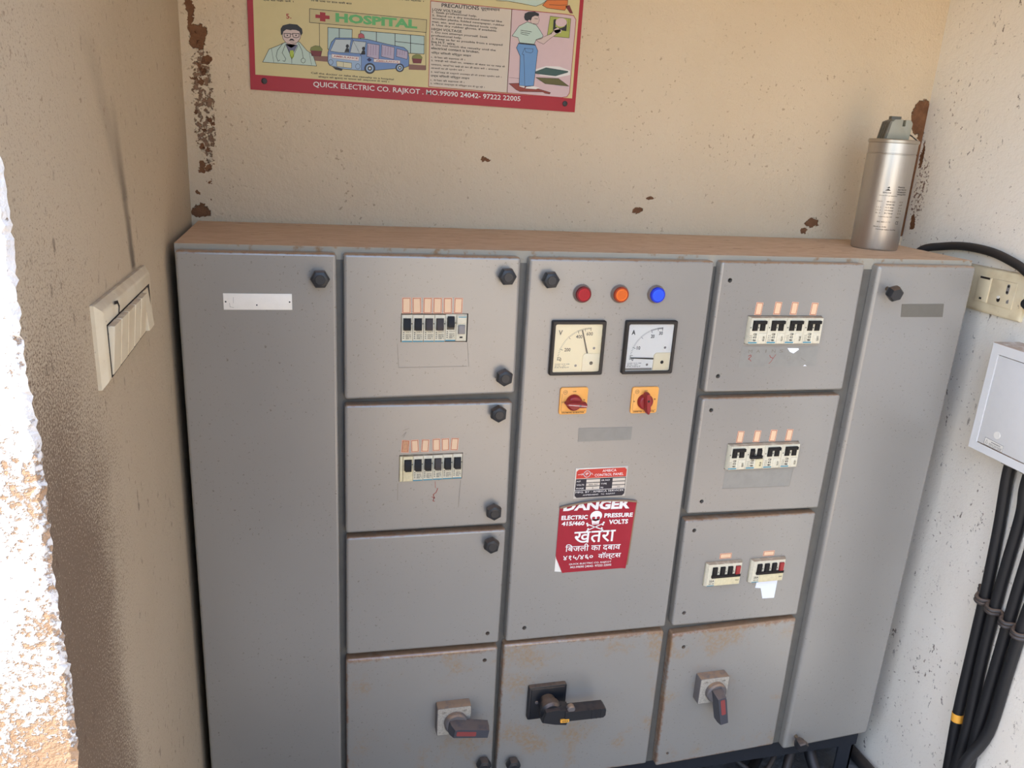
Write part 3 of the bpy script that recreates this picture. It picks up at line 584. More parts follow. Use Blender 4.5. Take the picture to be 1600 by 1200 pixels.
def breaker4(x0, x1, z0, z1):
    w = x1 - x0; h = z1 - z0; b = MB(); c = 0.0095; p0 = rect(x0, x1, z0, z1); p1 = rect(x0 + 0.0035, x1 - 0.0028, z0 + 0.001, z1 - 0.0015)
    b.loft([b.ring(p0, -0.03), b.ring(p0, 0.0045), b.ring(p1, c)], M_MCB); e = c + 0.0003
    b.prism(rect(x0 + w * 0.26, x1 - 0.004, z0 + 0.0015, z0 + h * 0.37), c - 0.001, c + 0.0008, M_MCBY, 0.0005)
    b.flat(rect(x0 + 0.004, x0 + w * 0.25, z0 + 0.0012, z0 + 0.0028), e, M_BLUE); b.text('25A', x0 + w * 0.1, z0 + 0.010, x0 + w * 0.24, z0 + 0.010, 0.0045, e, M_INK, bold=0.02); b.text('63 10', x0 + w * 0.1, z0 + 0.0045, x0 + w * 0.24, z0 + 0.0045, 0.0035, e, M_PRINT, bold=0.02)
    b.text('30mA', x0 + w * 0.83, z0 + 0.0095, x0 + w * 0.93, z0 + 0.0095, 0.003, c + 0.0011, M_PRINT)
    for k in range(4):
        q = x0 + w * (0.22 + 0.215 * k); b.flat(rect(q - 0.0054, q + 0.0054, z0 + h * 0.44, z0 + h * 0.86), e, M_SLOT)
        if k < 3: b.flat(circ(q + w * 0.105, z0 + h * 0.62, 0.0012, 8), e + 0.0001, M_INK)
    o = b.build('circuit_breaker', PANEL)
    for k in range(4):
        t = MB(); q = x0 + w * (0.22 + 0.215 * k); t.prism(rect(q - 0.0046, q + 0.0046, z0 + h * 0.50, z0 + h * 0.85), c - 0.006, c + 0.0042, M_TRED if k == 3 else M_TOGGLE, 0.0012)
        t.build('toggle', o, label='red end toggle' if k == 3 else None)
    t = MB(); t.prism(rect(x0 + w * 0.14, x1 - w * 0.06, z0 + h * 0.40, z0 + h * 0.50), c - 0.004, c + 0.0048, M_SLOT, 0.0012); t.build('link_bar', o, label='dark bar linking the toggles')
breaker4(0.9450, 1.0235, 0.7015, 0.7520); breaker4(1.0445, 1.1215, 0.7010, 0.7515)

# meters, lamps and rotary switches on the centre door
def meter(x, z, kind):
    f = FRONT.at(x, z); S = 0.0965; b = MB(f)
    o_, i_ = rrect(0, S, 0, S, 0.003), rrect(0.0056, S - 0.0056, 0.0052, S - 0.0060, 0.003)
    rs = [b.ring(o_, 0.0), b.ring(o_, 0.0065), b.ring(inset(o_, 0.0015), 0.008), b.ring(i_, 0.0078), b.ring(i_, 0.004)]
    b.loft(rs, M_BEZEL, True, False)
    name = 'voltmeter' if kind == 'V' else 'ammeter'
    o = b.build(name, PANEL, label='cream square voltmeter, needle past 400' if kind == 'V' else 'white square ammeter, needle at zero')
    d = MB(f); face = M_CREAM if kind == 'V' else M_WHITE_DIAL; d.flat(i_, 0.0042, face); c = 0.0044; mm = 0.001
    px, pz = 70, 27
    ang = {'V': [(0, 0), (100, 5), (200, 20), (300, 46), (400, 65.5), (500, 79), (600, 90)], 'A': [(0, 0), (5, 7), (10, 22), (15, 46), (20, 68), (25, 81), (30, 90)]}[kind]
    def pt(a, r): a = math.radians(a); return ((px - r * math.cos(a)) * mm, (pz + r * math.sin(a)) * mm)
    for j, (v, a) in enumerate(ang):
        d.stroke([pt(a, 57), pt(a, 51.5)], 0.0009 if j % 2 == 0 else 0.0007, c, M_INK)
        if j + 1 < len(ang):
            for k in range(1, 10 if j > 1 else 5):
                a2 = a + (ang[j + 1][1] - a) * k / (10 if j > 1 else 5); d.stroke([pt(a2, 57), pt(a2, 54.5)], 0.0005, c, M_INK)
    lab = {'V': (('200', 25, 42, 11), ('400', 44, 65, 11.5), ('600', 62.5, 70, 11.5), ('0', 17.5, 24.5, 3.2)), 'A': (('10', 25, 44, 6.5), ('20', 49, 65, 7), ('30', 64, 70.5, 7), ('0', 17.5, 23.5, 3.2))}[kind]
    for st, a, bb, w in lab: d.text(st, a * mm, bb * mm, (a + w) * mm, bb * mm, 0.0064, c, M_INK, bold=0.02)
    d.text(kind, 0.0125, 0.071, 0.0195, 0.071, 0.0086, c, M_INK, bold=0.03)
    for k, st in enumerate(('CLASS 1.5 IS 1248', '50 Hz ~ 2kV', 'PATENT')): d.text(st, 0.010, (0.0185 - 0.003 * k), (0.036 - 0.006 * (k == 1)), (0.0185 - 0.003 * k), 0.0019, c, M_INK, bold=0.01)
    for a, bb in ((78.5, 47.5), (47.5, 16.5)): d.flat(circ(a * mm, bb * mm, 0.0023, 14), c, M_TGREY); d.stroke([((a - 1.5) * mm, (bb - 1) * mm), ((a + 1.5) * mm, (bb + 1) * mm)], 0.0006, c + 0.0001, M_PRINT)
    if kind == 'A': d.flat(rect(0.0068, 0.0575, 0.0062, 0.0105), c, M_GREYSTRIP)
    d.build('dial', o)
    cv = MB(f); q = [(0.0585, 0.0063)] + [(0.0895, 0.0063), (0.0895, 0.0385)] + [(0.0655 - 0.007 * math.sin(t), 0.0315 + 0.007 * math.cos(t)) for t in [math.pi / 2 * i / 6 for i in range(7)]]
    cv.prism(q, 0.0042, 0.0062, M_COVER, 0.0006); cv.turn([(0.0032, 0.0063), (0.0030, 0.0066)], M_INK, 0.0748, 0.0212, 16); cv.build('corner_cover', o, label='cream corner cover with black zero screw')
    n = MB(f); a = 73.5 if kind == 'V' else 2.5; d0, d1 = pt(a, 4), pt(a, 56 if kind == 'A' else 55); r = math.radians(a); nx, nz = math.sin(r), math.cos(r)
    w0, w1 = (0.0014, 0.0010) if kind == 'V' else (0.0015, 0.0009)
    n.prism([(d0[0] - nx * w0, d0[1] - nz * w0), (d0[0] + nx * w0, d0[1] + nz * w0), (d1[0] + nx * w1, d1[1] + nz * w1), (d1[0] - nx * w1, d1[1] - nz * w1)], 0.0049, 0.0054, M_INK); n.build('needle', o)
    g = MB(f); g.prism(i_, 0.0070, 0.0074, M_GLASS); g.build('glass', o)
meter(0.5885, 1.1490, 'V'); meter(0.7215, 1.1490, 'A')
for x, lm, rm, st in ((0.638, M_LRED, M_LREDD, 'red'), (0.7055, M_LORG, M_LORGD, 'orange'), (0.7725, M_LBLU, M_LBLUD, 'blue')):
    z = 1.2915; b = MB(); b.turn([(0.0158, 0.0), (0.0158, 0.003), (0.0148, 0.0045), (0.0142, 0.0060), (0.0130, 0.0070)], M_BEZR, x, z); o = b.build('indicator_lamp', PANEL, label=st + ' indicator lamp')
    l = MB(); l.turn([(0.0134, 0.005), (0.0134, 0.0100), (0.0128, 0.0112)], rm, x, z); l.turn([(0.0104, 0.0106), (0.0104, 0.0118), (0.0098, 0.0122)], lm, x, z)
    for k in range(7): hw = math.sqrt(max(0.0, 0.0086 ** 2 - ((k - 3) * 0.0022) ** 2)); l.flat([(x - hw * 0.95, z + (k - 3) * 0.0022 - 0.0012), (x + hw * 0.95, z + (k - 3) * 0.0022 + 0.0009), (x + hw * 0.95, z + (k - 3) * 0.0022 + 0.0014), (x - hw * 0.95, z + (k - 3) * 0.0022 - 0.0007)], 0.01235, rm)
    l.build('lens', o, label=st + ' ribbed lens')
def rotary(x, z, rot, names, label):
    f = FRONT.at(x, z); b = MB(f); b.prism(rrect(-0.0255, 0.0255, -0.0248, 0.0248, 0.004), 0, 0.004, M_ORANGE, 0.0008); c = 0.0042
    for p in (circ(-0.0165, 0.0165, 0.0036, 14),): b.stroke(p + [p[0]], 0.0005, c, M_INK)
    b.stroke([(-0.0185, 0.0165), (-0.0145, 0.0168)], 0.0008, c, M_INK); b.stroke([(-0.0222, 0.013), (-0.0222, -0.0165), (-0.021, -0.0192), (0.0215, -0.0192), (0.0222, -0.0175)], 0.0004, c, M_INK)
    b.text('OFF', -0.003, 0.0165, 0.0035, 0.0165, 0.0023, c, M_INK); b.text(names[0], -0.0215, -0.003, -0.018, -0.003, 0.0024, c, M_INK); b.text(names[1], 0.018, 0.0005, 0.021, 0.0005, 0.0024, c, M_INK)
    b.text(names[2], -0.021, -0.0225, 0.021, -0.0225, 0.0021, c, M_INK, bold=0.03)
    o = b.build('rotary_switch', PANEL, label=label); f2 = f.at(0.0, -0.002, 0, rot); k = MB(f2)
    k.turn([(0.0145, 0.004), (0.0145, 0.009), (0.0125, 0.0125), (0.0110, 0.0135)], M_REDK); L = 0.0195
    w = [(-L, -0.0015), (-0.012, -0.0058), (0.010, -0.0058), (L, -0.0042), (L + 0.0012, 0.0), (L, 0.0042), (0.010, 0.0058), (-0.012, 0.0058), (-L, 0.0015)]
    k.loft([k.ring(w, 0.0105), k.ring([(a * 0.98, bb * 0.8) for a, bb in w], 0.021), k.ring([(a * 0.94, bb * 0.55) for a, bb in w], 0.0235)], M_REDK); k.flat(circ(0.0065, 0, 0.0022, 10), 0.0238, M_INK)
    k.stroke([(-0.015, 0.0), (0.0185, 0.0)], 0.0007, 0.0239, M_WPRINT) if names[2].startswith('V') else None
    k.build('switch_knob', o, label='red pointer knob')
rotary(0.6383, 1.1005, -6, ('RY', 'BR', 'VOLTMETER YB SELECTOR'), 'orange rotary switch with red knob turned level')
rotary(0.7728, 1.0985, 98, ('R', 'B', 'AMMETER Y SELECTOR'), 'orange rotary switch with red knob turned upright')
# name plate
b = MB(); x0, x1, z0, z1 = 0.6545, 0.7560, 0.9085, 0.9695; W_, H_ = x1 - x0, z1 - z0
f = FRONT.at(x0, z0); b.f = f; b.prism(rect(0, W_, 0, H_), 0, 0.0010, M_ALU, 0.0003); q = 0.0012
def oct_(a0, a1, b0, b1, k, top): return [(a0, b0), (a1, b0), (a1, b1 - k), (a1 - k, b1), (a0 + k, b1), (a0, b1 - k)] if top else [(a0 + k, b0), (a1 - k, b0), (a1, b0 + k), (a1, b1), (a0, b1), (a0, b0 + k)]
b.flat(oct_(0.002, W_ - 0.002, 0.0405, H_ - 0.0025, 0.004, True), q, M_RED); b.flat(rect(0.002, W_ - 0.002, 0.0170, 0.0395), q, M_NAVY); b.flat(oct_(0.002, W_ - 0.002, 0.002, 0.0160, 0.004, False), q, M_NAVY); e = q + 0.0002
b.text('AMBICA', 0.052, 0.0515, 0.079, 0.0518, 0.0048, e, M_WPRINT, bold=0.0); b.text('CONTROL PANEL', 0.0375, 0.0432, 0.094, 0.0436, 0.0052, e, M_WPRINT, bold=0.0)
b.stroke(circ(0.0225, 0.0492, 0.0062, 20) + [circ(0.0225, 0.0492, 0.0062, 20)[0]], 0.0012, e, M_WPRINT); b.text('IP', 0.0198, 0.0467, 0.0252, 0.0467, 0.005, e, M_WPRINT, bold=0)
b.stroke([(0.005, 0.0485), (0.012, 0.0490)], 0.0006, e, M_WPRINT); b.stroke([(0.012, 0.0470), (0.016, 0.0510), (0.0165, 0.0470), (0.012, 0.0505)], 0.0006, e, M_WPRINT); b.stroke([(0.029, 0.0470), (0.031, 0.0510), (0.034, 0.0470)], 0.0006, e, M_WPRINT)
for k, (l, r, v, v2) in enumerate((('H.P.', 'SR.NO', '', ''), ('VOLTS', 'TYPE', '400 AC', ''), ('PHASE', 'Hz', '3', '50'))):
    zz = 0.0335 - 0.0072 * k; b.flat(rect(0.0225, 0.0490, zz - 0.0012, zz + 0.0045), e, M_ALU); b.flat(rect(0.0735, 0.0985, zz - 0.0012, zz + 0.0045), e, M_ALU)
    b.text(l, 0.004, zz, 0.0185 if k else 0.012, zz, 0.0031, e, M_WPRINT, bold=0); b.text(r, 0.0515, zz, (0.068, 0.0625, 0.0565)[k], zz, 0.0031, e, M_WPRINT, bold=0)
    if v: b.text(v, 0.027 if k == 1 else 0.0345, zz - 0.0002, 0.0455 if k == 1 else 0.0368, zz - 0.0002, 0.003, e + 0.0002, M_INK, bold=0)
    if v2: b.text(v2, 0.084, zz, 0.089, zz, 0.0028, e + 0.0002, M_INK, bold=0)
b.text('MFG. BY - AMBICA SERVICES', 0.0035, 0.0112, W_ - 0.0045, 0.0114, 0.0034, e, M_WPRINT, bold=0); b.text('AHMEDABAD   TO  RAJKOT', 0.018, 0.0048, 0.081, 0.0050, 0.0034, e, M_WPRINT, bold=0)
b.stroke([(0.002, 0.0168), (W_ - 0.002, 0.0168)], 0.0006, e, M_WPRINT)
b.build('rating_plate', D3a, label='red and black maker plate')
# danger sticker: top edge curling forward, corners lifting
b = MB(FRONT.at(0.6280, 0.7550)); nu, nv = 28, 30; Wd, Hd = 0.151, 0.149
def curl(a, v):
    c = 0.0010; t = max(0.0, (v - 0.128) / 0.022); c += 0.0035 * t ** 1.6 * (0.55 + 0.45 * math.cos((a / Wd - 0.5) * 3.1))
    s_ = max(0.0, (0.022 - (a + v * 0.55)) / 0.022); c += 0.010 * s_ ** 1.5
    r_ = max(0.0, (a - 0.137) / 0.014) * max(0.0, min(1, (0.11 - v) / 0.09)); c += 0.006 * r_ ** 1.4; return c
def edge_top(a): return 0.1395 + 0.0098 * (1 - ((a - 0.085) / 0.085) ** 2) if a < 0.085 else 0.1395 + 0.0098 * (1 - ((a - 0.085) / 0.085) ** 2)
def left(v): return 0.0018 if v > 0.035 else 0.0018 + 0.0155 * (1 - v / 0.035) ** 1.0
def right(v): return 0.1445 + 0.0085 * (v / 0.14)
idx = {}
for i in range(nu + 1):
    for j in range(nv + 1):
        a_ = i / nu; top = edge_top(a_ * Wd); v = top * j / nv; a = left(v) + (right(v) - left(v)) * a_; idx[i, j] = len(b.v); b.v.append(b.f.p(a, v, curl(a, v)))
for i in range(nu):
    for j in range(nv): b.face((idx[i, j], idx[i + 1, j], idx[i + 1, j + 1], idx[i, j + 1]), M_SIGN)
ix2 = {}
for i in range(nu + 1):      # brown paper back that shows where the top rolls over, and the face behind
    for k in range(5):
        a = left(0.13) + (right(0.13) - left(0.13)) * i / nu; tp = edge_top(i / nu * Wd); ph = k / 4
        ix2[i, k] = len(b.v); b.v.append(b.f.p(a, tp + 0.0016 * math.sin(ph * math.pi) - 0.0030 * ph * (0.3 + 1.2 * abs(i / nu - 0.5)), curl(a, tp) + 0.0030 * ph + 0.0004))
for i in range(nu):
    for k in range(4): b.face((ix2[i, k], ix2[i + 1, k], ix2[i + 1, k + 1], ix2[i, k + 1]), M_BACKING)
b.prism([(0.0006, 0.148), (0.150, 0.153), (0.149, 0.139), (0.0008, 0.139)], 0.0, 0.0003, M_RESIDUE)
b.prism([(0.1465, 0.006), (0.1500, 0.006), (0.1545, 0.139), (0.1515, 0.139)], 0.0, 0.0008, M_BACKING); b.prism([(0.0020, 0.004), (0.016, 0.002), (0.0085, 0.022), (0.0020, 0.036)], 0.0, 0.0006, M_WLABEL)
up = lambda a, v: curl(a, v) + 0.0006
def dt(st, a0, v0, a1, v1, h, bold=0.03): b.text(st, a0, v0, a1, v1, h, 0, M_WPRINT, bold=bold, warp=up)
i0 = len(b.v); dt('DANGER', 0.0087, 0.1300, 0.1396, 0.1275, 0.0205, 0.05)
for i in range(i0, len(b.v)):     # the tops of the letters roll out of sight over the curled edge
    a, v = b.v[i].x - b.f.o.x, b.v[i].z - b.f.o.z; tp = edge_top(a) - 0.0008
    if v > tp: b.v[i] = b.f.p(a, tp, up(a, tp))
dt('ELECTRIC', 0.0066, 0.1119, 0.0579, 0.1105, 0.0090, 0.04); dt('415/460', 0.0080, 0.0999, 0.0527, 0.0981, 0.0090, 0.04); dt('PRESSURE', 0.0907, 0.1115, 0.1479, 0.1095, 0.0090, 0.04); dt('VOLTS', 0.1010, 0.0968, 0.1398, 0.0956, 0.0098, 0.04)
dt('खतरा', 0.0344, 0.0610, 0.1168, 0.0600, 0.0245, 0.012); dt('िबजली का दबाव', 0.0193, 0.0440, 0.1299, 0.0410, 0.0165, 0.012); dt('४१५/४६०  वॉल्टस', 0.0167, 0.0235, 0.1327, 0.0210, 0.0165, 0.012)
dt('QUICK ELECTRIC CO. RAJKOT', 0.0294, 0.0148, 0.1145, 0.0137, 0.0046, 0.01); dt('MO.99090 24042- 97222 22005', 0.0325, 0.0085, 0.1152, 0.0075, 0.0046, 0.01)
cx, cz, c2 = 0.0745, 0.1118, 0.0030
def sk(p, m=M_WPRINT, d=0.0): i = len(b.v); b.v += [b.f.p(cx + u, cz + v, curl(cx + u, cz + v) + 0.0007 + d) for u, v in p]; b.face(range(i, i + len(p)), m)
sk(circ(0, 0.0045, 0.0118, 24, 0, 0.0105)); sk([(-0.0085, -0.002), (0.0085, -0.002), (0.0062, -0.0135), (-0.0062, -0.0135)])
for s_ in (-1, 1): sk(circ(s_ * 0.0047, 0.0005, 0.0033, 14, 0, 0.0028), M_SIGN, 0.0003)
sk([(0, -0.0025), (0.0018, -0.0065), (-0.0018, -0.0065)], M_SIGN, 0.0003)
for k in range(-2, 3): sk([(k * 0.0021 - 0.0003, -0.0095), (k * 0.0021 + 0.0003, -0.0095), (k * 0.0021 + 0.0003, -0.0135), (k * 0.0021 - 0.0003, -0.0135)], M_SIGN, 0.0003)
for s_ in (-1, 1):
    sk([(s_ * -0.0155, -0.0110), (s_ * -0.0145, -0.0135), (s_ * 0.0140, -0.0255), (s_ * 0.0130, -0.0230)])
    for u, v in ((-0.0165, -0.0105), (-0.0150, -0.0145), (0.0150, -0.0262), (0.0135, -0.0222)): sk(circ(s_ * u, v, 0.0021, 10))
b.build('danger_sticker', D3a, label='red DANGER sticker with white skull, its top edge curling')

# rotary isolator handles on the lower doors
def isolator(x, z, rot, label):
    f = FRONT.at(x, z); b = MB(f); b.prism(rrect(-0.033, 0.033, -0.031, 0.031, 0.003), 0, 0.0215, M_ISOG, 0.001, top=M_ISOF)
    b.flat(rect(-0.031, 0.031, -0.029, 0.029), 0.0218, M_ISOF)
    for st, a, bb in (('OFF', 0.016, 0.020), ('ON', -0.024, 0.020)): b.text(st, a, bb, a + 0.008, bb, 0.004, 0.022, M_PRINT)
    o = b.build('isolator_switch', PANEL, label=label)
    h = MB(f); h.turn([(0.0225, 0.0215), (0.0225, 0.0300), (0.0200, 0.0335)], M_ISOG, 0.003, -0.001); f2 = f.at(0.003, -0.001, 0, rot)
    base = [(-0.016, -0.012), (0.060, -0.0105), (0.060, 0.0105), (-0.004, 0.014), (-0.016, 0.010)]
    mid = [(-0.014, -0.0115), (0.060, -0.0105), (0.060, 0.0100), (-0.004, 0.0125), (-0.014, 0.009)]
    top_ = [(-0.008, -0.0095), (0.0585, -0.0085), (0.0585, 0.0085), (0.0, 0.0090), (-0.008, 0.007)]
    h.loft([h.ring(base, 0.0300, f2), h.ring(mid, 0.0440, f2), h.ring(top_, 0.0560, f2)], M_ISOD)
    hd = h.build('handle', o, label='slate grey lever with a red stripe'); s_ = MB(f2)
    s_.prism(rrect(-0.004, 0.034, -0.0048, 0.0048, 0.002), 0.0555, 0.0565, M_ISOR); s_.build('stripe', o, label='faded red stripe')
isolator(0.4450, 0.4615, -9, 'grey isolator with its lever turned level')
isolator(0.9945, 0.4575, -78, 'grey isolator with its lever pointing down')
b = MB(FRONT.at(0.6340, 0.4690)); b.prism(rrect(-0.0390, 0.0390, -0.0385, 0.0385, 0.004), 0, 0.0095, M_ISOB, 0.0015)
b.prism(rect(-0.034, 0.034, -0.034, 0.034), 0.0095, 0.0108, M_ISOB, 0.001); b.turn([(0.0035, 0.0108), (0.003, 0.0125)], M_ISOG, -0.022, 0.003, 14)
o = b.build('isolator_switch', PANEL, label='black isolator with a long lever'); f = FRONT.at(0.6340, 0.4690)
h = MB(f); h.turn([(0.0170, 0.0100), (0.0170, 0.0240), (0.0215, 0.0270), (0.0225, 0.0430), (0.0180, 0.0480)], M_ISOB, -0.001, 0.004, 30)
f2 = f.at(-0.001, 0.004, 0, -2)
body = [(-0.020, -0.016), (0.006, -0.0235), (0.031, -0.0275), (0.033, -0.018), (0.033, 0.0105), (0.010, 0.0150), (-0.016, 0.0120)]
h.loft([h.ring(body, 0.030, f2), h.ring(body, 0.050, f2), h.ring([(a * 0.94, bb * 0.86) for a, bb in body], 0.0555, f2)], M_ISOK)
lev = [(0.024, -0.0165), (0.104, -0.0150), (0.108, -0.0090), (0.108, 0.0065), (0.104, 0.0105), (0.024, 0.0095)]
h.loft([h.ring(lev, 0.034, f2), h.ring(lev, 0.053, f2), h.ring([(a, bb * 0.82) for a, bb in lev], 0.0575, f2)], M_ISOK)
for a in (0.078, 0.088, 0.097): h.prism(rect(a, a + 0.0022, -0.0125, 0.0085), 0.0573, 0.0582, M_ISOK, f=f2)
h.turn([(0.008, 0.046), (0.008, 0.054), (0.006, 0.0565)], M_ISOG, 0.036, 0.0110, 18, f2)
h.build('handle', o, label='long black lever'); t = MB(f2)
t.prism(rrect(0.0155, 0.0330, -0.0150, -0.0080, 0.001), 0.0545, 0.0582, M_YEL); t.text('ON', 0.0185, -0.0132, 0.030, -0.0132, 0.0034, 0.0584, M_INK, bold=0.03); t.build('tag', o, label='amber tag')

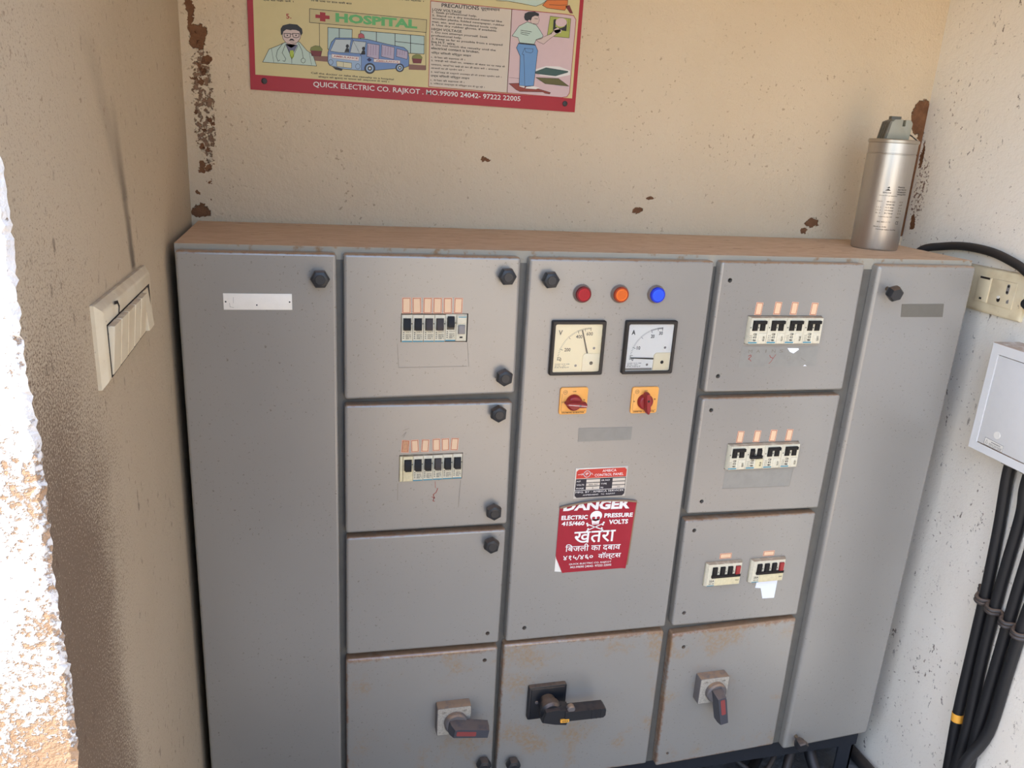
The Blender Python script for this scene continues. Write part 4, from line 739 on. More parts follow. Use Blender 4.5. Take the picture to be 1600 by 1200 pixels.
# ------------------------------------------------------------------ safety poster
POSTER=[('t', 2, 'ink', 'ऐसे सि नही करें ।', (26.2, 145.9),(76.9, 147.8), 4),('t', 2, 'ink', 'ोन के पास पर डाल कसी बात ', (105.2, 152.6),(175.9, 153.5), 4),('t', 2, 'ink', 'जीने की स्वास ।', (252.5, 167.3),(302.8, 168.2), 4),('t', 2, 'red', '5.', (64.2, 121.3),(72.6, 122.1), 9),('p', 2, 'tan', [(103.6, 140.6),(308.8, 140.1),(308.3, 119.1),(103.1, 118.5)]),('l', 3, 'ink', 1.0, [(103.6, 140.6),(308.8, 140.1),(308.3, 119.1),(103.1, 118.5),(103.6, 140.6)]),('p', 3, 'red', [(121.2, 136.8),(130.4, 136.6),(130.4, 132.2),(137.5, 132.2),(137.5, 126.6),(130.3, 126.4),(130.2, 122.1),(121.0, 122.3),(121.1, 126.8),(113.3, 126.7),(113.4, 132.3),(121.1, 132.2)]),('t', 3, 'green', 'HOSPITAL', (147.7, 123.0),(291.8, 123.7), 15),('l', 2, 'ink', 1.0, [(119.9, 118.3),(119.4, 64.4)]),('l', 2, 'ink', 1.0, [(307.6, 119.0),(309.1, 56.1)]),('p', 2, 'sky', [(134.2, 113.1),(176.4, 113.3),(175.6, 78.6),(133.7, 77.4)]),('l', 3, 'ink', 1.1, [(134.2, 113.1),(176.4, 113.3),(175.6, 78.6),(133.7, 77.4),(134.2, 113.1)]),('p', 2, 'sky', [(191.1, 112.5),(305.1, 112.8),(305.4, 82.5),(191.0, 79.8)]),('l', 3, 'ink', 1.1, [(191.1, 112.5),(305.1, 112.8),(305.4, 82.5),(191.0, 79.8),(191.1, 112.5)]),('l', 3, 'ink', 1.4, [(153.9, 112.8),(153.6, 77.9)]),('l', 3, 'ink', 1.4, [(219.0, 112.8),(219.1, 83.0)]),('l', 3, 'ink', 1.4, [(252.1, 112.5),(252.4, 82.5)]),('l', 3, 'ink', 1.4, [(280.1, 112.8),(280.6, 82.6)]),('l', 3, 'ink', 1.2, [(252.2, 99.6),(305.0, 98.3)]),('p', 2, 'brown', [(107.7, 65.1),(133.6, 65.5),(133.5, 56.5),(109.6, 56.8)]),('p', 2, 'brown', [(277.7, 63.1),(309.0, 63.3),(309.1, 55.1),(277.9, 53.9)]),('p', 4, 'maroon', [(104.1, 73.1),(123.9, 73.7),(121.7, 65.0),(106.0, 64.2)]),('p', 4, 'olive', [(103.3, 73.1),(104.8, 78.1),(112.1, 81.6),(120.3, 81.3),(124.4, 76.7),(123.9, 73.3)]),('l', 5, 'ink', 0.5, [(103.3, 73.1),(104.8, 78.1),(112.1, 81.6),(120.3, 81.3),(124.4, 76.7),(121.7, 65.0),(106.0, 64.2),(103.3, 73.1)]),('p', 4, 'maroon', [(283.9, 73.4),(301.8, 73.9),(300.1, 66.3),(285.9, 65.6)]),('p', 4, 'olive', [(283.2, 73.4),(284.4, 77.8),(290.8, 80.9),(298.3, 80.6),(302.1, 76.5),(301.8, 73.6)]),('l', 5, 'ink', 0.5, [(283.2, 73.4),(284.4, 77.8),(290.8, 80.9),(298.3, 80.6),(302.1, 76.5),(300.1, 66.3),(285.9, 65.6),(283.2, 73.4)]),('p', 3, 'mint', [(22.0, 47.9),(33.4, 69.7),(48.8, 76.7),(62.1, 83.6),(85.5, 85.4),(97.5, 72.6),(107.7, 66.5),(114.0, 48.1)]),('l', 4, 'ink', 0.9, [(22.0, 47.9),(33.4, 69.7),(48.8, 76.7),(62.1, 83.6),(85.5, 85.4),(97.5, 72.6),(107.7, 66.5),(114.0, 48.1),(22.0, 47.9)]),('p', 4, 'slate', [(61.0, 80.6),(70.6, 58.8),(82.3, 80.3)]),('p', 4, 'flesh', [(63.6, 86.6),(63.0, 78.8),(71.0, 74.5),(80.3, 80.7),(79.9, 87.9)]),('p', 5, 'lime', [(68.8, 70.4),(74.6, 70.9),(75.7, 61.1),(71.5, 56.5),(68.2, 61.6)]),('l', 5, 'ink', 0.8, [(63.0, 78.8),(71.5, 56.5),(82.3, 78.3)]),('l', 4, 'ink', 0.7, [(71.5, 56.5),(71.3, 49.0)]),('l', 5, 'ink', 0.9, [(57.0, 81.2),(47.5, 68.8),(45.2, 58.8),(48.0, 51.2),(51.1, 53.4)]),('l', 5, 'ink', 0.9, [(60.9, 78.6),(55.5, 65.5),(61.3, 56.1),(59.2, 51.6),(56.1, 52.8)]),('l', 5, 'ink', 0.9, [(83.4, 83.3),(89.3, 72.0),(91.1, 59.3)]),('p', 5, 'mint', [(94.7, 55.7),(94.5, 54.4),(93.9, 53.3),(93.1, 52.3),(92.0, 51.7),(90.9, 51.4),(89.7, 51.5),(88.7, 52.0),(87.9, 52.8),(87.4, 53.9),(87.3, 55.1),(87.5, 56.3),(88.0, 57.5),(88.9, 58.4),(89.9, 59.1),(91.1, 59.3),(92.2, 59.2),(93.2, 58.7),(94.0, 57.9),(94.5, 56.9)]),('l', 6, 'ink', 0.8, [(94.7, 55.7),(94.1, 53.6),(92.6, 52.0),(90.6, 51.4),(88.8, 52.0),(87.5, 53.5),(87.3, 55.6),(88.1, 57.6),(89.8, 59.0),(91.8, 59.3),(93.5, 58.5),(94.6, 56.7),(94.7, 55.7)]),('l', 4, 'ink', 0.6, [(37.5, 71.0),(40.8, 48.7)]),('l', 4, 'ink', 0.6, [(101.6, 69.0),(105.3, 49.5)]),('p', 5, 'flesh', [(55.9, 98.6),(57.2, 89.0),(62.1, 82.6),(71.1, 80.4),(81.4, 84.1),(86.7, 91.4),(88.9, 100.3),(86.0, 107.8),(71.9, 108.6),(60.7, 105.7)]),('l', 6, 'ink', 0.8, [(55.9, 98.6),(57.2, 89.0),(62.1, 82.6),(71.1, 80.4),(81.4, 84.1),(86.7, 91.4),(88.9, 100.3),(86.0, 107.8),(71.9, 108.6),(60.7, 105.7),(55.9, 98.6)]),('p', 7, 'ink', [(54.3, 94.6),(54.0, 104.2),(57.8, 109.9),(69.0, 113.5),(82.1, 113.3),(90.1, 107.2),(91.0, 100.4),(87.8, 95.3),(85.5, 102.5),(79.9, 104.4),(73.8, 104.3),(70.7, 103.3),(63.7, 104.0),(58.5, 100.3),(57.0, 94.8)]),('l', 7, 'ink', 1.2, [(59.5, 97.3),(70.4, 97.8),(69.8, 92.3),(64.9, 90.6),(60.1, 91.6),(59.5, 97.3)]),('p', 7, 'ink', [(66.5, 94.6),(66.0, 93.7),(65.0, 93.3),(64.0, 93.6),(63.6, 94.4),(64.1, 95.2),(65.1, 95.6),(66.1, 95.4)]),('l', 7, 'ink', 1.2, [(74.0, 98.5),(85.0, 99.0),(84.5, 93.5),(79.6, 91.8),(74.7, 92.7),(74.0, 98.5)]),('p', 7, 'ink', [(81.1, 95.8),(80.6, 94.9),(79.6, 94.5),(78.6, 94.7),(78.2, 95.5),(78.7, 96.4),(79.7, 96.8),(80.7, 96.6)]),('l', 7, 'ink', 1.2, [(70.4, 97.2),(74.4, 97.4)]),('p', 7, 'ink', [(67.2, 85.9),(70.4, 89.7),(74.4, 89.6),(77.4, 86.3),(72.3, 87.1)]),('l', 7, 'ink', 0.7, [(69.6, 84.2),(75.3, 84.4)]),('p', 4, 'vblue', [(133.5, 55.5),(133.7, 71.5),(140.1, 89.7),(147.5, 97.2),(175.7, 98.9),(203.1, 99.1),(240.5, 93.6),(268.5, 90.8),(275.6, 85.3),(278.0, 74.3),(277.8, 60.0),(269.1, 56.3),(219.3, 48.7),(192.5, 46.2),(159.6, 46.4),(136.5, 50.8)]),('l', 6, 'ink', 1.0, [(133.5, 55.5),(133.7, 71.5),(140.1, 89.7),(147.5, 97.2),(175.7, 98.9),(203.1, 99.1),(240.5, 93.6),(268.5, 90.8),(275.6, 85.3),(278.0, 74.3),(277.8, 60.0),(269.1, 56.3),(219.3, 48.7),(192.5, 46.2),(159.6, 46.4),(136.5, 50.8),(133.5, 55.5)]),('p', 5, 'vlight', [(133.5, 55.5),(135.1, 68.6),(192.5, 69.9),(192.5, 46.2),(159.6, 46.4),(136.5, 50.8)]),('p', 6, 'glass', [(137.9, 74.7),(147.5, 94.6),(174.6, 96.4),(170.3, 74.2),(153.5, 73.4)]),('l', 7, 'ink', 0.8, [(137.9, 74.7),(147.5, 94.6),(174.6, 96.4),(170.3, 74.2),(153.5, 73.4),(137.9, 74.7)]),('p', 6, 'glass', [(172.4, 74.4),(177.8, 94.7),(201.0, 94.5),(195.7, 74.2)]),('l', 7, 'ink', 0.8, [(172.4, 74.4),(177.8, 94.7),(201.0, 94.5),(195.7, 74.2),(172.4, 74.4)]),('p', 6, 'lilac', [(203.1, 92.7),(224.4, 91.4),(223.5, 67.2),(202.1, 70.6)]),('l', 7, 'ink', 0.8, [(203.1, 92.7),(224.4, 91.4),(223.5, 67.2),(202.1, 70.6),(203.1, 92.7)]),('l', 7, 'plum', 0.6, [(204.8, 89.3),(204.2, 72.8)]),('l', 7, 'plum', 0.6, [(209.3, 89.6),(208.7, 73.2)]),('l', 7, 'plum', 0.6, [(213.8, 90.0),(213.3, 73.5)]),('l', 7, 'plum', 0.6, [(218.4, 90.3),(217.8, 73.8)]),('p', 6, 'lilac', [(228.7, 92.3),(251.3, 89.5),(250.4, 69.2),(227.7, 72.6)]),('l', 7, 'ink', 0.8, [(228.7, 92.3),(251.3, 89.5),(250.4, 69.2),(227.7, 72.6),(228.7, 92.3)]),('l', 7, 'plum', 0.6, [(230.4, 88.9),(229.9, 74.8)]),('l', 7, 'plum', 0.6, [(235.2, 89.2),(234.7, 75.1)]),('l', 7, 'plum', 0.6, [(240.1, 89.6),(239.5, 75.5)]),('l', 7, 'plum', 0.6, [(244.9, 90.0),(244.4, 75.8)]),('p', 6, 'lilac', [(255.6, 87.8),(275.6, 84.3),(274.7, 71.0),(254.7, 74.6)]),('l', 7, 'ink', 0.8, [(255.6, 87.8),(275.6, 84.3),(274.7, 71.0),(254.7, 74.6),(255.6, 87.8)]),('l', 7, 'plum', 0.6, [(257.4, 84.3),(256.8, 76.8)]),('l', 7, 'plum', 0.6, [(261.5, 84.6),(261.0, 77.1)]),('l', 7, 'plum', 0.6, [(265.7, 84.9),(265.2, 77.4)]),('l', 7, 'plum', 0.6, [(269.9, 85.3),(269.3, 77.7)]),('l', 6, 'ink', 0.8, [(175.7, 98.5),(192.5, 69.9),(192.5, 46.2)]),('p', 7, 'ink', [(170.6, 85.2),(170.5, 84.2),(170.1, 83.3),(169.5, 82.5),(168.7, 82.0),(167.8, 81.8),(167.0, 81.9),(166.2, 82.3),(165.6, 82.9),(165.3, 83.8),(165.1, 84.8),(165.3, 85.8),(165.7, 86.7),(166.3, 87.4),(167.0, 87.9),(167.9, 88.2),(168.7, 88.1),(169.5, 87.7),(170.1, 87.0),(170.5, 86.2)]),('p', 7, 'ink', [(162.5, 74.6),(165.7, 81.8),(170.4, 81.6),(171.0, 75.3)]),('p', 7, 'ink', [(199.1, 83.4),(199.0, 82.4),(198.6, 81.5),(198.0, 80.8),(197.2, 80.2),(196.3, 80.0),(195.5, 80.1),(194.7, 80.5),(194.1, 81.2),(193.7, 82.0),(193.6, 83.0),(193.7, 84.0),(194.1, 84.9),(194.7, 85.7),(195.5, 86.2),(196.3, 86.4),(197.2, 86.3),(198.0, 85.9),(198.6, 85.3),(199.0, 84.4)]),('p', 7, 'ink', [(191.0, 72.8),(194.2, 80.1),(198.9, 79.8),(199.5, 73.5)]),('p', 7, 'white', [(140.5, 70.0),(188.3, 68.6),(187.6, 62.1),(140.5, 63.6)]),('l', 8, 'red', 0.5, [(140.5, 70.0),(188.3, 68.6),(187.6, 62.1),(140.5, 63.6),(140.5, 70.0)]),('p', 7, 'white', [(214.5, 67.6),(261.9, 68.0),(261.4, 62.9),(214.5, 62.5)]),('l', 8, 'red', 0.5, [(214.5, 67.6),(261.9, 68.0),(261.4, 62.9),(214.5, 62.5),(214.5, 67.6)]),('t', 8, 'red', 'AMBULANCE', (143.4, 65.4),(186.1, 64.4), 3.4),('t', 8, 'red', 'AMBULANCE', (218.1, 63.4),(259.2, 64.4), 2.6),('p', 7, 'cream', [(148.8, 58.7),(175.1, 57.6),(175.1, 48.9),(149.1, 49.7)]),('l', 8, 'ink', 0.7, [(148.8, 58.7),(175.1, 57.6),(175.1, 48.9),(149.1, 49.7),(148.8, 58.7)]),('l', 8, 'ink', 0.6, [(160.7, 57.5),(160.7, 49.5)]),('p', 7, 'vlight', [(142.7, 56.6),(142.5, 55.2),(141.9, 54.0),(141.0, 52.9),(139.9, 52.2),(138.6, 51.9),(137.4, 52.0),(136.3, 52.6),(135.4, 53.5),(134.9, 54.7),(134.7, 56.0),(134.9, 57.4),(135.5, 58.7),(136.4, 59.7),(137.5, 60.4),(138.7, 60.7),(140.0, 60.6),(141.1, 60.0),(141.9, 59.1),(142.5, 58.0)]),('l', 8, 'ink', 0.7, [(142.7, 56.6),(142.2, 54.6),(141.1, 53.0),(139.4, 52.1),(137.6, 52.0),(136.0, 52.9),(135.0, 54.4),(134.7, 56.4),(135.3, 58.4),(136.6, 59.9),(138.4, 60.7),(140.2, 60.5),(141.7, 59.5),(142.5, 57.8),(142.7, 56.6)]),('p', 7, 'vlight', [(190.2, 53.1),(190.0, 51.7),(189.4, 50.4),(188.5, 49.3),(187.4, 48.6),(186.1, 48.3),(184.9, 48.5),(183.7, 49.0),(182.8, 49.9),(182.3, 51.1),(182.1, 52.5),(182.3, 53.9),(182.9, 55.1),(183.7, 56.2),(184.9, 56.9),(186.1, 57.2),(187.4, 57.1),(188.5, 56.5),(189.4, 55.6),(190.0, 54.4)]),('l', 8, 'ink', 0.7, [(190.2, 53.1),(189.7, 51.1),(188.5, 49.4),(186.9, 48.5),(185.0, 48.4),(183.4, 49.3),(182.3, 50.9),(182.1, 52.9),(182.7, 54.8),(184.0, 56.4),(185.7, 57.2),(187.6, 57.0),(189.1, 56.0),(190.0, 54.3),(190.2, 53.1)]),('p', 7, 'navy', [(206.3, 69.0),(211.1, 65.3),(206.4, 61.9),(202.1, 65.2)]),('p', 7, 'tyre', [(217.3, 51.6),(216.9, 48.7),(215.5, 46.0),(213.3, 43.7),(210.5, 42.2),(207.5, 41.5),(204.4, 41.8),(201.7, 42.9),(199.5, 44.8),(198.1, 47.3),(197.6, 50.2),(198.1, 53.1),(199.5, 55.8),(201.7, 58.0),(204.4, 59.5),(207.4, 60.2),(210.5, 59.9),(213.2, 58.8),(215.4, 56.9),(216.8, 54.4)]),('p', 8, 'vlight', [(214.2, 51.4),(213.8, 49.3),(212.9, 47.4),(211.4, 45.9),(209.6, 44.8),(207.5, 44.3),(205.4, 44.5),(203.5, 45.3),(202.0, 46.7),(201.1, 48.4),(200.8, 50.4),(201.1, 52.4),(202.0, 54.3),(203.5, 55.9),(205.4, 56.9),(207.4, 57.4),(209.5, 57.2),(211.4, 56.4),(212.9, 55.1),(213.8, 53.4)]),('p', 9, 'tyre', [(211.4, 51.2),(211.2, 49.9),(210.7, 48.8),(209.8, 47.9),(208.7, 47.2),(207.5, 47.0),(206.3, 47.1),(205.2, 47.5),(204.3, 48.3),(203.7, 49.4),(203.5, 50.6),(203.7, 51.8),(204.3, 52.9),(205.1, 53.9),(206.2, 54.5),(207.5, 54.8),(208.7, 54.7),(209.8, 54.2),(210.6, 53.4),(211.2, 52.4)]),('p', 10, 'white', [(209.4, 51.0),(209.3, 50.4),(209.1, 49.9),(208.6, 49.5),(208.1, 49.1),(207.5, 49.0),(206.9, 49.1),(206.3, 49.3),(205.9, 49.7),(205.6, 50.2),(205.5, 50.7),(205.6, 51.3),(205.9, 51.9),(206.3, 52.3),(206.8, 52.6),(207.5, 52.7),(208.1, 52.7),(208.6, 52.5),(209.1, 52.1),(209.3, 51.6)]),('p', 7, 'tyre', [(269.3, 56.4),(269.0, 54.1),(267.9, 51.9),(266.2, 50.2),(264.0, 49.0),(261.6, 48.4),(259.1, 48.6),(256.9, 49.5),(255.2, 51.0),(254.0, 53.0),(253.6, 55.2),(254.0, 57.5),(255.1, 59.6),(256.8, 61.4),(258.9, 62.6),(261.3, 63.1),(263.8, 62.9),(266.0, 62.1),(267.7, 60.6),(268.9, 58.6)]),('p', 8, 'vlight', [(266.8, 56.2),(266.5, 54.6),(265.8, 53.1),(264.6, 51.9),(263.2, 51.0),(261.5, 50.6),(259.9, 50.8),(258.4, 51.4),(257.2, 52.5),(256.4, 53.8),(256.1, 55.4),(256.4, 57.0),(257.1, 58.5),(258.3, 59.7),(259.7, 60.6),(261.4, 60.9),(263.0, 60.8),(264.5, 60.2),(265.7, 59.1),(266.5, 57.7)]),('p', 9, 'tyre', [(264.6, 56.0),(264.4, 55.1),(264.0, 54.2),(263.3, 53.4),(262.5, 52.9),(261.5, 52.7),(260.5, 52.8),(259.6, 53.2),(258.9, 53.8),(258.5, 54.6),(258.3, 55.6),(258.5, 56.5),(258.9, 57.4),(259.6, 58.1),(260.4, 58.6),(261.4, 58.9),(262.4, 58.8),(263.3, 58.4),(264.0, 57.8),(264.4, 57.0)]),('p', 10, 'white', [(263.0, 55.9),(262.9, 55.4),(262.7, 55.0),(262.4, 54.7),(262.0, 54.4),(261.5, 54.3),(261.0, 54.4),(260.5, 54.5),(260.2, 54.8),(260.0, 55.2),(259.9, 55.7),(260.0, 56.1),(260.2, 56.6),(260.5, 56.9),(260.9, 57.1),(261.4, 57.3),(261.9, 57.2),(262.4, 57.0),(262.7, 56.7),(262.9, 56.4)]),('p', 4, 'tyre', [(140.7, 49.1),(159.6, 46.4),(157.5, 43.2),(147.0, 44.5)]),('p', 7, 'rose', [(186.8, 100.3),(187.7, 106.3),(192.5, 108.3),(196.7, 106.5),(198.2, 100.7)]),('l', 8, 'ink', 0.7, [(186.8, 100.3),(187.7, 106.3),(192.5, 108.3),(196.7, 106.5),(198.2, 100.7),(186.8, 100.3)]),('t', 2, 'ink', 'Call the doctor or take the casualty to a hospital', (104.0, 33.8),(250.8, 32.9), 4.6),('t', 2, 'ink', 'डोक्टर को बुलाऐ या घायल को अस्पताल ले जाऐं ।', (116.4, 28.3),(242.2, 28.4), 4.6),('p', 2, 'paper', [(315.1, 171.9),(465.8, 171.4),(464.7, 26.1),(315.0, 27.1)]),('l', 3, 'red', 1.3, [(315.1, 171.9),(465.8, 171.4),(464.7, 26.1),(315.0, 27.1),(315.1, 171.9)]),('p', 2, 'pink', [(465.8, 171.4),(569.9, 171.7),(585.3, 170.7),(590.6, 164.0),(588.4, 33.8),(583.7, 26.9),(573.4, 24.7),(464.7, 26.1)]),('l', 3, 'red', 1.3, [(465.8, 171.4),(569.9, 171.7),(585.3, 170.7),(590.6, 164.0),(588.4, 33.8),(583.7, 26.9),(573.4, 24.7),(464.7, 26.1),(465.8, 171.4)]),('t', 3, 'ink', 'PRECAUTIONS', (335.2, 163.4),(404.1, 164.4), 7.6),('t', 3, 'ink', 'पूर्वावधान', (407.5, 163.3),(443.2, 164.2), 7),('t', 3, 'ink', 'LOW VOLTAGE', (318.4, 156.1),(371.7, 156.2), 5),('t', 3, 'ink', '1. Seek professional help.', (318.5, 151.3),(400.8, 151.4), 5),('t', 3, 'ink', '2. Stand on a dry insulated material like', (318.1, 146.1),(448.1, 146.3), 5),('t', 3, 'ink', 'wooden planks, folded newspaper, rubber', (318.2, 141.0),(453.3, 140.4), 5),('t', 3, 'ink', 'mat, etc. and use insulated tools only', (318.4, 135.5),(439.8, 134.7), 5),('t', 3, 'ink', '3. Use dry rubber gloves, if available.', (318.1, 130.2),(439.7, 129.7), 5),('t', 3, 'ink', 'HIGH VOLTAGE', (317.9, 123.6),(373.5, 123.8), 5),('t', 3, 'ink', '1. Do not attempt yourself. Seek', (318.1, 118.1),(422.9, 117.7), 5),('t', 3, 'ink', 'professional help.', (317.8, 112.5),(374.3, 112.4), 5),('t', 3, 'ink', '2. Keep as far as possible from a snapped', (318.0, 107.2),(451.2, 106.7), 5),('t', 3, 'ink', 'live H.T. wire.', (318.1, 102.3),(362.7, 101.6), 5),('t', 3, 'ink', '3. Do not touch the casualty until the', (318.2, 97.1),(438.8, 96.4), 5),('t', 3, 'ink', 'electrical contact is broken.', (318.0, 91.8),(408.0, 91.6), 5),('t', 3, 'ink', 'निम्न विजली विद्युत लाइन', (318.2, 83.0),(392.6, 83.2), 6),('t', 3, 'ink', '1. पेशेवर की सहायता लें ।', (318.4, 76.3),(381.5, 76.5), 4.4),('t', 3, 'ink', '2. लकड़ी को नोको पर, अखबार के बंडल पर या रबड़ के', (318.1, 70.9),(458.2, 70.0), 4.4),('t', 3, 'ink', 'पायदान, आदि पर खड़े हो कर ही काम करें । अचालक', (318.3, 63.8),(446.5, 63.7), 4.4),('t', 3, 'ink', 'औजारों का ही प्रयोग करें ।', (318.1, 57.5),(380.3, 57.9), 4.4),('t', 3, 'ink', '3. यदि रबड़ के दस्ताने उपलब्ध हो तो उनका प्रयोग करें ।', (318.3, 50.9),(452.2, 51.3), 4.4),('t', 3, 'ink', 'उच्च विजली विद्युत लाइन', (318.1, 43.7),(391.1, 43.8), 6),('t', 3, 'ink', '1. पेशेवर की सहायता लें ।', (318.3, 36.9),(381.7, 37.3), 4.4),('t', 3, 'ink', '2. निकटता सम्पर्क से विद्युत तार से दूर रहें ।', (318.0, 31.1),(420.7, 31.1), 4.4),('p', 2, 'mint', [(435.3, 184.0),(531.8, 192.6),(521.2, 185.5),(510.6, 180.2),(484.5, 183.2),(458.7, 184.4)]),('l', 3, 'ink', 0.8, [(435.3, 183.1),(458.8, 184.0),(510.6, 180.2),(521.3, 184.7),(531.8, 192.6)]),('p', 3, 'orange', [(531.8, 192.6),(523.4, 183.1),(532.8, 179.0),(567.3, 178.1),(571.8, 185.6),(572.0, 196.2)]),('l', 4, 'ink', 0.9, [(531.8, 192.6),(523.4, 183.1),(532.8, 179.0),(567.3, 178.1),(571.8, 185.6),(572.0, 196.2),(531.8, 192.6)]),('p', 3, 'maroon', [(567.8, 185.2),(575.7, 188.1),(584.0, 174.2),(577.9, 174.0)]),('l', 4, 'ink', 0.8, [(536.4, 185.1),(554.5, 185.8),(570.6, 187.6)]),('l', 3, 'ink', 0.5, [(466.6, 53.6),(487.5, 53.2)]),('l', 3, 'lilac', 0.6, [(521.4, 52.7),(586.7, 42.2)]),('p', 4, 'brick', [(467.2, 42.9),(488.1, 44.9),(550.2, 32.3),(548.9, 29.4),(539.5, 30.1),(535.2, 32.2),(489.0, 30.1),(481.6, 33.0)]),('l', 5, 'ink', 0.7, [(467.2, 42.9),(488.1, 44.9),(550.2, 32.3),(548.9, 29.4),(539.5, 30.1),(535.2, 32.2),(489.0, 30.1),(481.6, 33.0),(467.2, 42.9)]),('p', 4, 'flesh', [(468.5, 125.6),(476.2, 124.1),(485.6, 117.7),(484.7, 115.4),(472.4, 120.6)]),('p', 5, 'mint', [(496.4, 152.5),(480.9, 144.1),(474.5, 134.7),(468.4, 126.2),(480.2, 124.1),(483.7, 115.7),(512.0, 115.2),(515.5, 123.6),(526.5, 126.0),(528.1, 131.8),(521.4, 140.3),(513.8, 148.6)]),('l', 6, 'ink', 0.9, [(496.4, 152.5),(480.9, 144.1),(474.5, 134.7),(468.4, 126.2),(480.2, 124.1),(483.7, 115.7),(512.0, 115.2),(515.5, 123.6),(526.5, 126.0),(528.1, 131.8),(521.4, 140.3),(513.8, 148.6),(496.4, 152.5)]),('p', 6, 'flesh', [(515.5, 123.6),(518.7, 120.3),(530.2, 116.7),(542.7, 127.6),(562.0, 141.8),(560.7, 145.3),(549.7, 142.6),(541.1, 134.7),(529.3, 129.2)]),('l', 7, 'ink', 0.7, [(515.5, 123.6),(518.7, 120.3),(530.2, 116.7),(542.7, 127.6),(562.0, 141.8),(560.7, 145.3),(549.7, 142.6),(541.1, 134.7),(529.3, 129.2),(515.5, 123.6)]),('p', 6, 'denim', [(481.7, 114.7),(514.1, 114.5),(519.9, 104.1),(519.2, 98.6),(517.4, 65.4),(515.9, 42.1),(501.6, 40.3),(487.3, 41.1),(486.9, 63.3),(486.1, 92.4),(478.2, 106.3)]),('l', 7, 'ink', 1.0, [(481.7, 114.7),(514.1, 114.5),(519.9, 104.1),(519.2, 98.6),(517.4, 65.4),(515.9, 42.1),(501.6, 40.3),(487.3, 41.1),(486.9, 63.3),(486.1, 92.4),(478.2, 106.3),(481.7, 114.7)]),('l', 7, 'ink', 0.8, [(492.9, 96.6),(495.3, 74.9),(498.5, 41.0)]),('l', 7, 'ink', 0.7, [(494.3, 106.6),(510.5, 107.0),(509.9, 101.5),(505.9, 99.4),(496.7, 100.5),(494.3, 106.6)]),('l', 7, 'ink', 1.2, [(481.8, 114.1),(514.1, 113.8)]),('l', 7, 'ink', 0.7, [(494.3, 107.5),(489.9, 96.3),(493.1, 94.8)]),('l', 7, 'ink', 1.0, [(484.4, 137.3),(505.5, 135.9)]),('l', 7, 'ink', 1.0, [(484.5, 134.2),(502.3, 132.6)]),('l', 7, 'ink', 1.0, [(484.7, 131.4),(499.3, 129.5)]),('p', 6, 'flesh', [(501.2, 156.4),(501.8, 161.8),(507.6, 164.9),(516.7, 164.0),(519.2, 157.1),(516.7, 150.3),(504.6, 150.5)]),('l', 7, 'ink', 0.6, [(501.2, 156.4),(501.8, 161.8),(507.6, 164.9),(516.7, 164.0),(519.2, 157.1),(516.7, 150.3),(504.6, 150.5),(501.2, 156.4)]),('p', 8, 'ink', [(489.5, 159.9),(490.5, 166.1),(497.3, 169.7),(509.2, 170.9),(517.4, 168.4),(518.1, 164.6),(509.7, 163.9),(504.9, 161.2),(503.2, 155.7),(499.2, 156.3),(496.4, 153.4),(491.2, 155.6)]),('l', 8, 'ink', 0.9, [(509.6, 159.3),(516.0, 159.1)]),('p', 7, 'white', [(487.3, 41.1),(498.6, 40.4),(497.7, 37.2),(488.4, 39.0)]),('p', 7, 'white', [(501.7, 39.3),(515.9, 41.6),(528.5, 39.3),(520.4, 36.3),(499.8, 36.4)]),('p', 4, 'yolive', [(539.8, 165.9),(580.3, 164.9),(579.8, 131.5),(536.2, 131.6)]),('l', 5, 'ink', 0.8, [(539.8, 165.9),(580.3, 164.9),(579.8, 131.5),(536.2, 131.6),(539.8, 165.9)]),('p', 6, 'pink', [(573.0, 158.0),(572.7, 155.7),(571.3, 153.4),(568.9, 151.6),(565.9, 150.2),(562.4, 149.6),(559.0, 149.7),(555.8, 150.5),(553.2, 151.9),(551.4, 153.9),(550.7, 156.1),(551.1, 158.5),(552.5, 160.7),(554.8, 162.6),(557.8, 163.9),(561.3, 164.5),(564.7, 164.5),(567.9, 163.7),(570.6, 162.2),(572.3, 160.3)]),('p', 5, 'ink', [(546.7, 160.3),(551.2, 162.4),(551.3, 148.1),(561.6, 147.2),(569.5, 150.5),(569.2, 160.4),(573.2, 160.7),(573.3, 142.7),(561.9, 143.6),(550.2, 135.4),(546.7, 142.4)]),('l', 6, 'yolive', 1.6, [(544.0, 163.6),(544.1, 134.9)]),('l', 6, 'ink', 0.6, [(576.7, 163.7),(576.3, 143.0)]),('p', 6, 'flesh', [(547.7, 142.4),(555.4, 147.6),(563.9, 143.8),(562.3, 138.6),(552.1, 137.4)]),('p', 4, 'white', [(516.0, 70.9),(538.0, 78.9),(564.8, 79.9),(586.2, 74.0),(586.8, 66.6),(562.2, 60.2),(526.9, 61.5)]),('p', 5, 'dgreen', [(517.3, 67.3),(538.2, 76.1),(582.1, 72.8),(582.2, 71.0),(557.9, 62.7),(518.5, 64.0)]),('l', 6, 'ink', 0.7, [(517.3, 67.3),(538.2, 76.1),(582.1, 72.8),(582.2, 71.0),(557.9, 62.7),(518.5, 64.0),(517.3, 67.3)]),('p', 5, 'dolive', [(519.0, 57.2),(564.4, 58.5),(586.4, 46.0),(538.3, 47.4)]),('l', 6, 'ink', 0.7, [(519.0, 57.2),(564.4, 58.5),(586.4, 46.0),(538.3, 47.4),(519.0, 57.2)]),('t', 2, 'white', 'QUICK ELECTRIC CO. RAJKOT . MO.99090 24042- 97222 22005', (109.2, 10.8),(494.7, 8.2), 12)]
